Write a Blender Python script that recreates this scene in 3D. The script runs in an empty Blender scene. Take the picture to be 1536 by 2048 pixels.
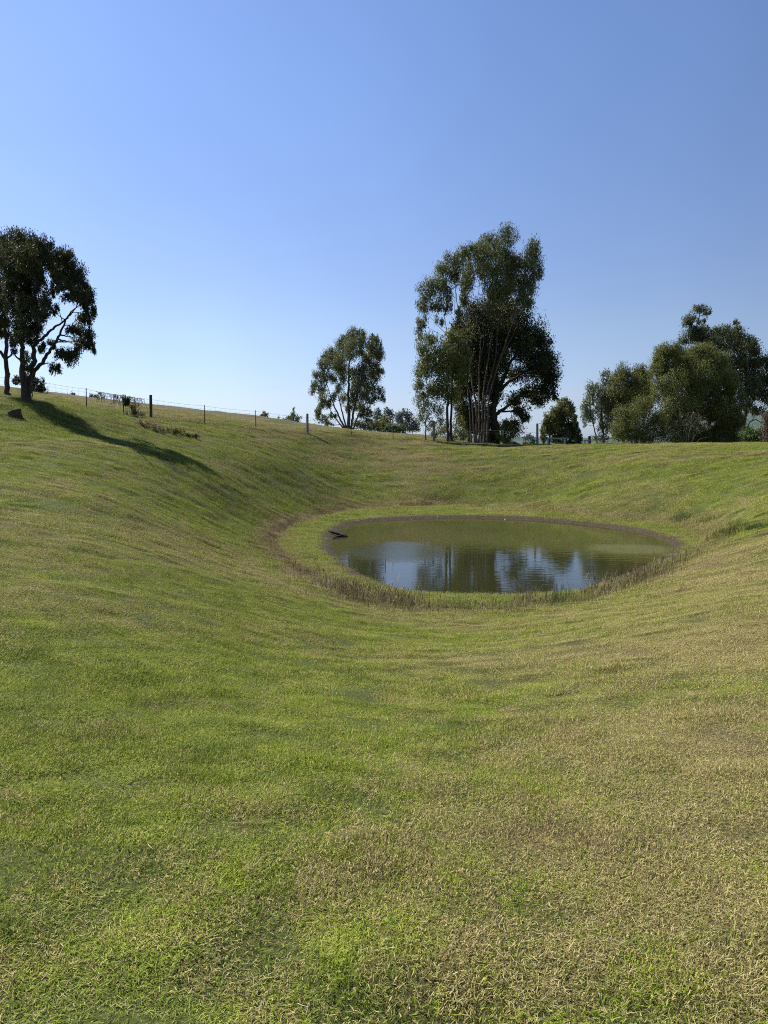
import bpy, math, random
import numpy as np
from mathutils import Vector
R = math.radians
random.seed(7)
rng = np.random.default_rng(7)
SC = bpy.context.scene
COL = SC.collection

# ------------------------------------------------------------------ camera, sky, sun, exposure
EYE = 1.6
F = 1600.0                       # focal length in pixels of the 1536 x 2048 picture
PITCH = math.atan(144 / F)
cam_d = bpy.data.cameras.new('camera')
cam_d.sensor_fit = 'VERTICAL'; cam_d.sensor_height = 36; cam_d.lens = F / 2048 * 36
cam_d.clip_start = .05; cam_d.clip_end = 12000
cam = bpy.data.objects.new('camera', cam_d); COL.objects.link(cam)
cam.location = (0, 0, EYE); cam.rotation_euler = (math.pi / 2 - PITCH, 0, 0)
SC.camera = cam

SUN_EL, SUN_DX, SUN_DY = R(47.5), -.83, .56      # direction to the sun (left and ahead)
_n = math.hypot(SUN_DX, SUN_DY); SUN_DX /= _n; SUN_DY /= _n
SUN = Vector((SUN_DX * math.cos(SUN_EL), SUN_DY * math.cos(SUN_EL), math.sin(SUN_EL)))
w = bpy.data.worlds.new('World'); SC.world = w; w.use_nodes = True
wn, wl = w.node_tree.nodes, w.node_tree.links
bg = wn['Background']
sky = wn.new('ShaderNodeTexSky'); sky.sky_type = 'NISHITA'; sky.sun_disc = False
sky.sun_elevation = SUN_EL
sky.sun_rotation = math.atan2(SUN_DX, SUN_DY)
sky.altitude = 200; sky.air_density = 1.0; sky.dust_density = 0.35; sky.ozone_density = 3.0
hs = wn.new('ShaderNodeHueSaturation'); hs.inputs['Saturation'].default_value = 1.02
wl.new(sky.outputs[0], hs.inputs['Color'])
# the air's colour by height above the horizon (less yellow low down), with faint uneven high haze
tc = wn.new('ShaderNodeTexCoord'); sx = wn.new('ShaderNodeSeparateXYZ'); wl.new(tc.outputs['Generated'], sx.inputs[0])
cr = wn.new('ShaderNodeValToRGB'); wl.new(sx.outputs[2], cr.inputs[0]); e = cr.color_ramp.elements
while len(e) < 6: e.new(.5)
for q, (p_, c_) in zip(e, [(0, (.43,.56,.90)), (.05, (.57,.58,.76)), (.13, (.66,.625,.70)), (.2, (.66,.62,.71)), (.4, (.66,.66,.75)), (1, (.62,.62,.72))]): q.position = p_; q.color = (*c_, 1)
hn = wn.new('ShaderNodeTexNoise'); hn.inputs['Scale'].default_value = 1.9; hn.inputs['Detail'].default_value = 4; hn.inputs['Distortion'].default_value = .6; wl.new(tc.outputs['Generated'], hn.inputs['Vector'])
mr = wn.new('ShaderNodeMapRange'); mr.inputs[3].default_value = .86; mr.inputs[4].default_value = 1.12; wl.new(hn.outputs[0], mr.inputs[0])
v1 = wn.new('ShaderNodeVectorMath'); v1.operation = 'MULTIPLY'; wl.new(hs.outputs[0], v1.inputs[0]); wl.new(cr.outputs[0], v1.inputs[1])
v2 = wn.new('ShaderNodeVectorMath'); v2.operation = 'SCALE'; wl.new(v1.outputs[0], v2.inputs[0]); wl.new(mr.outputs[0], v2.inputs['Scale'])
# brighter towards the sun's side
dt = wn.new('ShaderNodeVectorMath'); dt.operation = 'DOT_PRODUCT'; wl.new(tc.outputs['Generated'], dt.inputs[0]); dt.inputs[1].default_value = SUN
gl = wn.new('ShaderNodeMapRange'); gl.inputs[1].default_value = .2; gl.inputs[2].default_value = .9; gl.inputs[3].default_value = .80; gl.inputs[4].default_value = 1.14; wl.new(dt.outputs['Value'], gl.inputs[0])
v3 = wn.new('ShaderNodeVectorMath'); v3.operation = 'SCALE'; wl.new(v2.outputs[0], v3.inputs[0]); wl.new(gl.outputs[0], v3.inputs['Scale'])
wl.new(v3.outputs[0], bg.inputs[0])
bg.inputs[1].default_value = .103
sl = bpy.data.lights.new('sun', 'SUN'); sl.energy = 5.0; sl.angle = R(.55); sl.color = (1, .95, .87)
so = bpy.data.objects.new('sun', sl); COL.objects.link(so)
so.rotation_euler = (-SUN).to_track_quat('-Z', 'Y').to_euler(); so.location = SUN * 100
SC.view_settings.view_transform = 'Standard'; SC.view_settings.look = 'None'
SC.view_settings.exposure = 1.0; SC.view_settings.gamma = 1
SC.render.engine = 'CYCLES'
SC.cycles.max_bounces = 6; SC.cycles.diffuse_bounces = 3; SC.cycles.transparent_max_bounces = 8
SC.cycles.use_denoising = False; SC.cycles.pixel_filter_type = 'BLACKMAN_HARRIS'; SC.cycles.filter_width = 1.05

# ------------------------------------------------------------------ maths helpers
CP, SP = math.cos(PITCH), math.sin(PITCH)
def ray(px, py):
    v = -(np.asarray(py, float) - 1024) / F; u = (np.asarray(px, float) - 768) / F
    return u, CP + v * SP, v * CP - SP
def at(px, py, D):                        # point on the sight line at ground distance D ahead
    a, b, c = ray(px, py)
    return np.array([a / b * D, D, EYE + c / b * D])
def at_z(px, py, z):
    a, b, c = ray(px, py); t = (z - EYE) / c
    return np.array([a * t, b * t, z])
def mpp(D): return D / F                  # metres per full-size pixel

def _hash(ix, iy, s):
    h = (ix.astype(np.int64) * 374761393 + iy.astype(np.int64) * 668265263 + s * 974634777) & 0xFFFFFFFF
    h = ((h ^ (h >> 13)) * 1274126177) & 0xFFFFFFFF
    return ((h ^ (h >> 16)) & 0xFFFF) / 65535.0
def vnoise(x, y, s=0):
    ix, iy = np.floor(x), np.floor(y); fx, fy = x - ix, y - iy
    fx = fx * fx * (3 - 2 * fx); fy = fy * fy * (3 - 2 * fy)
    a, b = _hash(ix, iy, s), _hash(ix + 1, iy, s); c, d = _hash(ix, iy + 1, s), _hash(ix + 1, iy + 1, s)
    return (a + (b - a) * fx) * (1 - fy) + (c + (d - c) * fx) * fy
def fbm(x, y, sc, oct=4, s=0, gain=.5):
    t = 0; a = 1; n = 0
    for k in range(oct):
        ca, sa = math.cos(k * 1.1 + .4), math.sin(k * 1.1 + .4)
        t = t + a * (vnoise((x * ca - y * sa) / sc + 17.3 * k, (x * sa + y * ca) / sc + 5.1 * k, s + k) - .5); n += a
        a *= gain; sc *= .5
    return t / n
def sstep(a, b, x):
    t = np.clip((x - a) / (b - a), 0, 1); return t * t * (3 - 2 * t)

# ------------------------------------------------------------------ the lie of the land
WATER_Z = -2.22
RING_Z = -1.92
WATER_PX = [(661,1086),(668,1068),(690,1054),(740,1043),(820,1038),(900,1036),(1000,1037),(1100,1043),(1190,1052),(1270,1065),
            (1325,1078),(1349,1094),(1330,1112),(1290,1131),(1240,1151),(1190,1170),(1140,1186),(1080,1191),(1000,1191),(910,1189),
            (840,1187),(785,1175),(742,1158),(700,1136),(672,1112)]
RING_PX = [(543,1090),(552,1060),(600,1038),(660,1022),(760,1011),(900,1007),(1040,1011),(1160,1027),(1290,1036),(1380,1048),
           (1425,1068),(1412,1092),(1350,1132),(1280,1165),(1210,1192),(1150,1206),(1070,1213),(1000,1216),(900,1218),
           (810,1216),(740,1200),(680,1176),(620,1148),(570,1120)]
WPOLY = np.array([at_z(x, y, WATER_Z)[:2] for x, y in WATER_PX])
RPOLY = np.array([at_z(x, y, RING_Z)[:2] for x, y in RING_PX])
def smooth_poly(P, it=2):
    for _ in range(it):
        Q = np.roll(P, -1, 0); P = np.stack([.75 * P + .25 * Q, .25 * P + .75 * Q], 1).reshape(-1, 2)
    return P
WS, RS = smooth_poly(WPOLY), smooth_poly(RPOLY)
def sdist(P, x, y):                       # signed distance to a closed polygon, negative inside
    x, y = np.asarray(x, float), np.asarray(y, float); sh = x.shape; x = x.ravel(); y = y.ravel()
    d = np.full(x.shape, 1e9); ins = np.zeros(x.shape, bool)
    for a, b in zip(P, np.roll(P, -1, 0)):
        ex, ey = b - a; wx, wy = x - a[0], y - a[1]
        t = np.clip((wx * ex + wy * ey) / (ex * ex + ey * ey), 0, 1)
        d = np.minimum(d, (wx - t * ex) ** 2 + (wy - t * ey) ** 2)
        c = (a[1] > y) != (b[1] > y)
        ins ^= c & (x < (b[0] - a[0]) * (y - a[1]) / (b[1] - a[1] + 1e-12) + a[0])
    d = np.sqrt(d); return np.where(ins, -d, d).reshape(sh)

ctl = [(x, y, WATER_Z) for x, y in WPOLY] + [(x, y, RING_Z) for x, y in RPOLY]
cen = WPOLY.mean(0)
ctl += [tuple(cen + (p - cen) * .55) + (-2.9,) for p in WPOLY[::2]] + [tuple(cen) + (-3.2,)]
for px, py, D in [
    (0,1200,9),(0,1000,18),(0,940,23),(0,900,28),(0,840,35),(0,795,41.5),(-250,900,26),(-250,780,42),(-250,1100,11),(-250,740,60),
    (200,1200,10),(200,1080,15),(200,1000,20),(200,930,28),(200,870,37),(175,817,44.5),(303,835,47),(300,900,34.5),(50,801,39),
    (400,1250,10),(400,1150,14.5),(400,1060,23.4),(400,1000,28.8),(400,940,33.5),(400,880,42.5),(410,848,49),
    (470,1120,19.8),(480,1040,30),(512,858,51),(550,980,38.6),(550,930,42),(550,890,47.5),(615,868,53),
    (700,985,44.3),(700,930,49),(700,893,52.5),(702,872,54.2),(868,883,56.5),(868,905,52),(868,950,47.8),(868,985,45.2),
    (1080,894,52),(1080,925,47.8),(1080,960,45.5),(1080,990,43.8),(1300,894,48.5),(1300,925,43.3),(1300,960,40.5),(1300,1005,37.2),
    (1530,894,44),(1530,925,39),(1530,960,34.5),(1530,1010,30.5),(1530,1040,27.5),(1460,1055,27.6),(1750,894,40),(1750,960,31),
    (1536,1078,20.6),(1450,1112,19.2),(1370,1150,18),(1536,1200,10.5),(1700,1200,10),(1700,1080,17),
    (1200,1300,9.3),(1200,1240,13),(1000,1260,13.2),(800,1260,13.6),(800,1300,11),(800,1400,6.9),(600,1230,13.4),(600,1300,10),
    (100,797,50),(100,789,59),(100,785,68),(-150,765,68),(303,821,55),(303,812,63),(300,808,71),(512,843,60),(512,835,68),(500,830,76),(615,857,60),(615,849,68),(702,863,62),(702,860,70),(700,858,77),(860,875,65),(860,871,74),(960,889,60),(1300,898,60),(1080,896,60),(1530,898,56)]:
    ctl.append(tuple(at(px, py, D)))
ctl += [(0,0,0),(0,2.5,-.1),(2,4,-.2),(-2,4,-.2),(4,4,-.02),(-4,4,-.0),(-5,0,.35),(5,0,.2),(0,-8,.1),(-12,-8,1),(12,-8,.6),(0,-30,-.5),(-30,-30,1.5),(30,-30,.5),
        (-45,20,4.5),(-60,60,7),(45,20,1.2),(45,45,.6),(60,0,1),(-60,0,4),
        (-40,100,3),(-10,105,1),(15,100,-1.5),(40,90,-1.6),(60,60,-.8),(0,78,2.25),(20,72,.15),(40,68,-.1),
        (-60,140,0),(0,150,-3.5),(60,140,-4.5),(100,80,-3),(-100,80,4),(100,0,-1),(-100,0,4),(0,-60,-2)]
CT = np.array(ctl)
def _phi(r2): return .5 * r2 * np.log(r2 + 1e-9)
_N = len(CT); _A = np.zeros((_N + 3, _N + 3))
_d2 = ((CT[:, None, :2] - CT[None, :, :2]) ** 2).sum(-1)
_A[:_N, :_N] = _phi(_d2) + np.eye(_N) * .15
_A[:_N, _N] = 1; _A[:_N, _N + 1:] = CT[:, :2]; _A[_N:, :_N] = _A[:_N, _N:].T
_W = np.linalg.solve(_A, np.concatenate([CT[:, 2], [0, 0, 0]]))
def rbf(x, y):
    out = _W[_N] + _W[_N + 1] * x + _W[_N + 2] * y
    for i in range(_N): out = out + _W[i] * _phi((x - CT[i, 0]) ** 2 + (y - CT[i, 1]) ** 2)
    return out
def H(x, y):
    x = np.asarray(x, float); y = np.asarray(y, float)
    cx, cy = np.clip(x, -110, 110), np.clip(y, -60, 150)
    z = rbf(cx, cy)
    r = np.hypot(x, y)
    far = -9 - 12 * sstep(200, 900, r) + fbm(x, y, 180, 3, 31) * 8
    z = z + (far - z) * sstep(85, 210, r)
    d = sdist(WS, x, y)
    z = np.where((d > 0) & (d < 3), np.maximum(z, WATER_Z + .012 + .10 * sstep(0, .45, d)), z)     # mud lip
    z = np.where(d <= 0, np.minimum(z, WATER_Z - .01 + np.maximum(d, -2) * .12), z)
    dr = sdist(RS, x, y) + fbm(x, y, 1.3, 3, 41) * .7
    tt = np.clip(d / np.maximum(d - dr, .05), 0, 1)
    shelf = WATER_Z + .09 + .13 * tt
    m_ = (d > .3) * (1 - sstep(-.28, .06, dr)) * sstep(.3, .7, d)
    z = z * (1 - m_) + shelf * m_                                   # the old shoreline's flat shelf and small scarp
    k = sstep(.2, 1.5, d) * (.25 + .75 * sstep(-.2, .8, dr)) + sstep(-.5, -2, d)
    near = 1 - sstep(60, 110, r)
    z = z + near * k * (fbm(x, y, 3.2, 3, 3) * .09 + fbm(x * .6, y * 1.8, .8, 3, 9) * .11 * (0.3 + .7 * sstep(5, 28, y)))
    far_ = near * sstep(.6, 3, dr) * sstep(11, 22, y)
    z = z + far_ * (vnoise(z / .13 + 40, x / 2.6 + y / 5, 44) - .5) * .035    # contour terracettes on the banks
    z = z + near * k * (vnoise(x / .33, y / .33, 45) - .5) * .035
    return z
def Hs(x, y): return float(H(np.array([x]), np.array([y]))[0])
def on_ground(px, py):                    # where the sight line first meets the ground
    a, b, c = ray(px, py); D = np.exp(np.linspace(math.log(1.2), math.log(120), 900))
    z = EYE + c / b * D; h = H(a / b * D, D); k = np.nonzero(z < h)[0]
    D = D[k[0]] if len(k) else 60.
    return np.array([a / b * D, D, Hs(a / b * D, D)])

# ------------------------------------------------------------------ mesh and node helpers
def tag(o, label=None, cat=None, group=None, kind=None):
    for k, v in (('label', label), ('category', cat), ('group', group), ('kind', kind)):
        if v: o[k] = v
    return o
def empty(name, loc, label, cat, group=None):
    o = bpy.data.objects.new(name, None); o.location = loc; o.empty_display_size = .3; COL.objects.link(o)
    return tag(o, label, cat, group)
def mesh(name, V, faces, mat, parent=None, attrs=None, smooth=False, loc=None, link=True):
    """V (n,3) world; faces: (m,k) array or list. Shifts V so the object's origin is loc or the parent's origin."""
    V = np.asarray(V, float)
    o0 = np.array(parent.location) if parent is not None else (np.array(loc) if loc is not None else np.zeros(3))
    V = V - o0
    me = bpy.data.meshes.new(name)
    if isinstance(faces, np.ndarray):
        m, k = faces.shape
        me.vertices.add(len(V)); me.vertices.foreach_set('co', V.astype(np.float32).ravel())
        me.loops.add(m * k); me.loops.foreach_set('vertex_index', faces.astype(np.int32).ravel())
        me.polygons.add(m); me.polygons.foreach_set('loop_start', np.arange(0, m * k, k, dtype=np.int32))
        me.update(calc_edges=True); me.validate()
    else:
        me.from_pydata(V.tolist(), [], faces); me.update()
    for n, a in (attrs or {}).items():
        at_ = me.attributes.new(n, 'FLOAT', 'POINT'); at_.data.foreach_set('value', np.asarray(a, np.float32))
    if smooth: me.polygons.foreach_set('use_smooth', [True] * len(me.polygons))
    me.materials.append(mat)
    o = bpy.data.objects.new(name, me)
    if link: COL.objects.link(o)
    if parent is not None: o.parent = parent
    elif loc is not None: o.location = loc
    return o

class G:                                   # tiny node-graph helper
    def __init__(s, name):
        s.m = bpy.data.materials.new(name); s.m.use_nodes = True; s.t = s.m.node_tree; s.n = s.t.nodes; s.l = s.t.links
        s.b = s.n['Principled BSDF']; s.out = s.n['Material Output']
    def new(s, typ, **kw):
        n = s.n.new(typ)
        for k, v in kw.items(): setattr(n, k, v)
        return n
    def set(s, sock, v):
        if hasattr(v, 'is_output') or isinstance(v, bpy.types.NodeSocket): s.l.new(v, sock)
        elif isinstance(v, (tuple, list)) and len(v) == 3 and sock.type == 'RGBA': sock.default_value = (*v, 1)
        else: sock.default_value = v
    def noise(s, scale, detail=3, rough=.55, vec=None, dist=0):
        n = s.new('ShaderNodeTexNoise'); n.inputs['Scale'].default_value = scale; n.inputs['Detail'].default_value = detail
        n.inputs['Roughness'].default_value = rough; n.inputs['Distortion'].default_value = dist
        s.l.new(vec if vec is not None else s.pos(), n.inputs['Vector']); return n.outputs[0]
    def pos(s):
        if not hasattr(s, '_p'): s._p = s.new('ShaderNodeNewGeometry').outputs['Position']
        return s._p
    def scaled(s, v):
        n = s.new('ShaderNodeMapping'); n.inputs['Scale'].default_value = v; s.l.new(s.pos(), n.inputs[0]); return n.outputs[0]
    def attr(s, name, typ='GEOMETRY'):
        n = s.new('ShaderNodeAttribute'); n.attribute_name = name; n.attribute_type = typ; return n.outputs['Fac']
    def math(s, op, a, b=0., c=0., clamp=False):
        n = s.new('ShaderNodeMath', operation=op, use_clamp=clamp); s.set(n.inputs[0], a); s.set(n.inputs[1], b); s.set(n.inputs[2], c)
        return n.outputs[0]
    def mix(s, f, a, b):
        n = s.new('ShaderNodeMix', data_type='RGBA'); s.set(n.inputs[0], f); s.set(n.inputs[6], a); s.set(n.inputs[7], b); return n.outputs[2]
    def ramp(s, f, a, b):                  # 0..1 between a and b
        n = s.new('ShaderNodeMapRange'); s.set(n.inputs[0], f); n.inputs[1].default_value = a; n.inputs[2].default_value = b; return n.outputs[0]
    def cramp(s, f, stops):
        n = s.new('ShaderNodeValToRGB'); e = n.color_ramp.elements
        while len(e) < len(stops): e.new(.5)
        for q, (p, c) in zip(e, stops): q.position = p; q.color = (*c, 1)
        s.set(n.inputs[0], f); return n.outputs[0]
    def bump(s, h, strength, dist):
        n = s.new('ShaderNodeBump'); n.inputs['Strength'].default_value = strength; n.inputs['Distance'].default_value = dist
        s.l.new(h, n.inputs['Height']); s.l.new(n.outputs[0], s.b.inputs['Normal']); return n
    def fin(s, color, rough=.8, spec=.3):
        s.set(s.b.inputs['Base Color'], color); s.set(s.b.inputs['Roughness'], rough); s.b.inputs['Specular IOR Level'].default_value = spec
        return s.m

GREEN = [(0, (.022,.045,.004)), (.3, (.09,.14,.010)), (.62, (.225,.29,.026)), (1, (.44,.47,.08))]
STRAW = [(0, (.06,.046,.018)), (.35, (.21,.172,.065)), (.75, (.44,.38,.16)), (1, (.58,.52,.27))]
DEADB = [(0, (.055,.038,.015)), (.5, (.16,.12,.055)), (1, (.34,.28,.15))]

def mat_ground():
    g = G('turf_soil')
    dry, bare, mud, lush = g.attr('dry'), g.attr('bare'), g.attr('mud'), g.attr('lush')
    n1, n2, n3 = g.noise(9, 5, .65), g.noise(38, 4, .7), g.noise(1.1, 3)
    gr = g.cramp(n2, [(.2, (.014,.024,.004)), (.5, (.045,.066,.008)), (.8, (.11,.14,.02))])
    st = g.cramp(n2, [(.2, (.035,.028,.01)), (.5, (.11,.092,.034)), (.8, (.25,.215,.09))])
    f = g.ramp(g.math('ADD', g.math('SUBTRACT', g.noise(14, 4, .7), .5), g.math('ADD', dry, g.math('MULTIPLY', g.math('SUBTRACT', n3, .5), .5))), .32, .68)
    c = g.mix(f, gr, st)
    c = g.mix(g.math('MULTIPLY', g.ramp(g.noise(95, 3, .7), .35, .65), .65), c, (.045,.034,.018))
    c = g.mix(g.math('MULTIPLY', lush, .4), c, g.cramp(n2, [(.2, (.055,.085,.012)), (.8, (.19,.235,.045))]))
    br = g.cramp(n1, [(.3, (.045,.034,.016)), (.5, (.12,.09,.042)), (.7, (.24,.185,.095))])
    c = g.mix(g.ramp(g.math('ADD', bare, g.math('MULTIPLY', g.math('SUBTRACT', n1, .5), .8)), .3, .6), c, br)
    c = g.mix(mud, c, g.cramp(g.noise(12, 5, .7), [(.3, (.018,.013,.008)), (.7, (.075,.054,.034))]))
    g.bump(g.math('ADD', n1, g.math('MULTIPLY', n2, .5)), .9, .05)
    return g.fin(c, .95, .15)

def mat_blades():
    g = G('grass_blades')
    A = lambda n: g.attr(n, 'INSTANCER')
    br, bt, bs = g.attr('b_pick'), g.attr('b_tone'), g.attr('b_straw')
    dry = g.math('ADD', A('dry'), g.math('ADD', g.math('MULTIPLY', g.math('SUBTRACT', g.noise(2.2, 4, .7), .5), 1.2), g.math('ADD', g.math('MULTIPLY', g.math('SUBTRACT', g.noise(9, 3, .6), .5), 1.1), g.math('MULTIPLY', g.math('SUBTRACT', g.noise(28, 2), .5), .6))))
    isdry = g.math('LESS_THAN', br, dry)
    tone = g.math('ADD', g.math('MULTIPLY', bt, .6), g.math('MULTIPLY', g.ramp(g.noise(2.6, 5, .75), .32, .68), .45))
    gr = g.cramp(tone, GREEN); gr2 = g.cramp(tone, [(0, (.075,.11,.014)), (.6, (.22,.25,.045)), (1, (.36,.37,.09))])
    gr = g.mix(A('lush'), gr, gr2)
    # bluish couch patches
    gr = g.mix(g.math('MULTIPLY', g.ramp(g.noise(1.6, 5, .7), .5, .68), .5), gr, g.cramp(tone, [(0, (.04,.062,.010)), (1, (.20,.25,.065))]))
    st = g.cramp(g.math('ADD', g.math('MULTIPLY', bt, .8), .1), STRAW)
    c = g.mix(isdry, gr, st)
    c = g.mix(g.math('LESS_THAN', bs, A('bare')), c, g.cramp(bt, DEADB))
    g.fin(c, .7, .1)
    tr = g.new('ShaderNodeBsdfTranslucent'); g.l.new(c, tr.inputs[0])
    mx = g.new('ShaderNodeMixShader'); mx.inputs[0].default_value = .30
    g.l.new(g.b.outputs[0], mx.inputs[1]); g.l.new(tr.outputs[0], mx.inputs[2]); g.l.new(mx.outputs[0], g.out.inputs[0])
    return g.m

def mat_leaf(name, lo, mid, hi, trans=.25):
    g = G(name)
    t = g.math('ADD', g.math('MULTIPLY', g.attr('tone'), .7), g.math('MULTIPLY', g.noise(.55, 3), .4))
    c = g.cramp(t, [(.1, lo), (.5, mid), (.95, hi)])
    g.fin(c, .6, .15)
    tr = g.new('ShaderNodeBsdfTranslucent'); g.l.new(c, tr.inputs[0])
    mx = g.new('ShaderNodeMixShader'); mx.inputs[0].default_value = trans
    g.l.new(g.b.outputs[0], mx.inputs[1]); g.l.new(tr.outputs[0], mx.inputs[2]); g.l.new(mx.outputs[0], g.out.inputs[0])
    return g.m
def mat_bark(name, a, b, sc=6):
    g = G(name)
    n = g.noise(sc, 5, .7, g.scaled((1, 1, .25)))
    g.bump(n, .6, .03)
    return g.fin(g.cramp(n, [(.35, a), (.65, b)]), .85, .2)

M = {}
M['ground'] = mat_ground(); M['blades'] = mat_blades()
M['leaf_dark'] = mat_leaf('foliage_dark', (.018,.023,.007), (.045,.053,.014), (.105,.112,.036), .22)
M['leaf_gum'] = mat_leaf('foliage_gum', (.035,.046,.013), (.105,.122,.036), (.22,.23,.085))
M['leaf_grey'] = mat_leaf('foliage_grey_gum', (.06,.08,.04), (.14,.165,.09), (.25,.28,.17))
M['leaf_olive'] = mat_leaf('foliage_olive', (.045,.054,.012), (.12,.135,.032), (.24,.25,.075))
M['leaf_green'] = mat_leaf('foliage_green', (.03,.055,.012), (.07,.115,.03), (.13,.19,.05))
M['leaf_brown'] = mat_leaf('foliage_dead', (.03,.02,.014), (.09,.065,.045), (.2,.15,.10), .1)
M['leaf_straw'] = mat_leaf('foliage_straw', (.14,.11,.05), (.27,.23,.11), (.42,.37,.2), .2)
M['leaf_weed'] = mat_leaf('foliage_weed', (.04,.028,.015), (.14,.10,.055), (.32,.25,.15), .15)
M['leaf_bare'] = mat_leaf('foliage_sparse', (.04,.04,.025), (.09,.09,.055), (.16,.16,.10), .1)
M['leaf_deep'] = mat_leaf('foliage_deep', (.024,.034,.012), (.062,.078,.026), (.14,.155,.06), .2)
M['leaf_hazed'] = mat_leaf('foliage_hazed', (.07,.10,.09), (.12,.15,.13), (.19,.22,.19), .2)  # distance haze is put into the leaf colour as a pale blue-green tint
M['bark_dark'] = mat_bark('bark_dark', (.03,.024,.018), (.08,.062,.045))
M['bark_pale'] = mat_bark('bark_pale', (.06,.05,.036), (.18,.155,.12))
M['bark_brown'] = mat_bark('bark_brown', (.06,.045,.035), (.16,.125,.095))
M['post'] = mat_bark('weathered_timber', (.10,.09,.075), (.30,.27,.23), 14)
M['post_dark'] = mat_bark('dark_timber', (.03,.026,.022), (.10,.088,.075), 14)
M['picket'] = G('steel_picket').fin((.035,.038,.035), .6)
M['wire'] = G('galvanised_wire').fin((.17,.17,.17), .6, .4)
M['wire'].node_tree.nodes['Principled BSDF'].inputs['Metallic'].default_value = .2
M['log'] = mat_bark('wet_log', (.012,.009,.007), (.035,.027,.02), 10)
M['rail'] = mat_bark('painted_rail', (.30,.28,.24), (.5,.47,.41), 14)

# ------------------------------------------------------------------ ground sheet
def axis(lo, hi, step, far_lo, far_hi, grow=1.13):
    a = list(np.arange(lo, hi + 1e-6, step)); s = step
    while a[-1] < far_hi: s *= grow; a.append(a[-1] + s)
    s = step; b = []; v = a[0]
    while v > far_lo: s *= grow; v -= s; b.append(v)
    return np.array(b[::-1] + a)
XA = axis(-24, 24, .14, -3800, 3800); YA = axis(0, 60, .14, -600, 4200)
GX, GY = np.meshgrid(XA, YA); gx, gy = GX.ravel(), GY.ravel()
gz = H(gx, gy)

# dryness of the turf, read off places on the ground
DRY = [(100,2000,.36),(400,1950,.26),(700,1980,.42),(1000,1980,.62),(1300,1950,.72),(1500,1900,.8),(80,1750,.4),(300,1700,.28),(560,1750,.38),(850,1750,.62),
       (1100,1700,.72),(1400,1700,.82),(100,1500,.3),(350,1480,.25),(600,1500,.38),(800,1500,.5),(1100,1500,.68),(1400,1500,.85),
       (100,1350,.3),(350,1330,.22),(600,1330,.3),(850,1330,.5),(1100,1350,.62),(1400,1330,.85),(60,1200,.55),(250,1180,.4),(450,1200,.3),(600,1230,.28),
       (750,1260,.35),(950,1250,.55),(1200,1240,.65),(1450,1200,.9),(1500,1120,.85),(60,1050,.66),(200,1050,.66),(350,1070,.6),(450,1060,.35),
       (60,950,.35),(200,960,.3),(400,980,.25),(520,1010,.35),(60,880,.3),(200,880,.3),(60,840,.35),(300,860,.35),(480,900,.55),(600,900,.6),(640,880,.4),
       (750,910,.65),(850,920,.7),(600,960,.3),(750,970,.35),(900,960,.4),(1000,920,.65),(1000,985,.35),(1150,920,.35),(1150,980,.38),(1300,920,.45),(1300,980,.45),
       (1450,920,.5),(1480,980,.5),(1500,1020,.5),(1400,1020,.5)]
dp = np.array([[*on_ground(a, b)[:2], c] for a, b, c in DRY] + [[-20,60,.8],[-17,54,.75],[-25,62,.8],[-12,68,.85],[0,66,.9],[-10,62,.85],[-6,58,.8],[-30,58,.6],[20,62,.7],[40,70,.6],[-40,40,.4],[0,-10,.5],[0,90,.7]])
def dryness(x, y):
    r = np.hypot(x, y); num = 0; den = 0
    for a, b, c in dp:
        sc = .06 + .1 * math.hypot(a, b)
        wgt = 1 / (((x - a) ** 2 + (y - b) ** 2) / sc ** 2 + .5) ** 1.6; num = num + wgt * c; den = den + wgt
    d = num / den
    zz = rbf(np.clip(x, -110, 110), np.clip(y, -60, 150)) + fbm(x, y, 2, 3, 48) * .35
    d = d + sstep(12, 22, y) * ((vnoise(zz / .12, x / 3 + y / 6, 46) - .5) * .55 + (vnoise(zz / .05, x / 1.2 + y / 3, 47) - .5) * .3)
    dr = sdist(RS, x, y); dw = sdist(WS, x, y); d = d - .3 * (1 - sstep(-.2, .3, dr)) * (dw > 0)
    return np.clip(d + fbm(x, y, 2.4, 4, 50) * .8 + fbm(x, y, 9, 2, 57) * .3 - .18, 0, 1)
BARE = [(430,1085,.7,.4,.5),(340,1065,.8,.3,.3),(470,1100,.8,.35,.6),(1010,886,1.8,1.2,.8),(940,886,4.5,1.2,.9),(870,885,2,1,.5),(1460,1095,1.3,1.2,.75),(1400,1130,1.0,.8,.55),(1500,1085,1.3,1,.6),(840,930,2.2,1.5,.35),(620,1000,1.4,1.2,.3),
        (500,995,1.0,1.2,.35),(1250,1035,2,1,.35),(700,1012,3,.7,.4)]
bp = [(*on_ground(a, b)[:2], rx, ry, s) for a, b, rx, ry, s in BARE]
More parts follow.
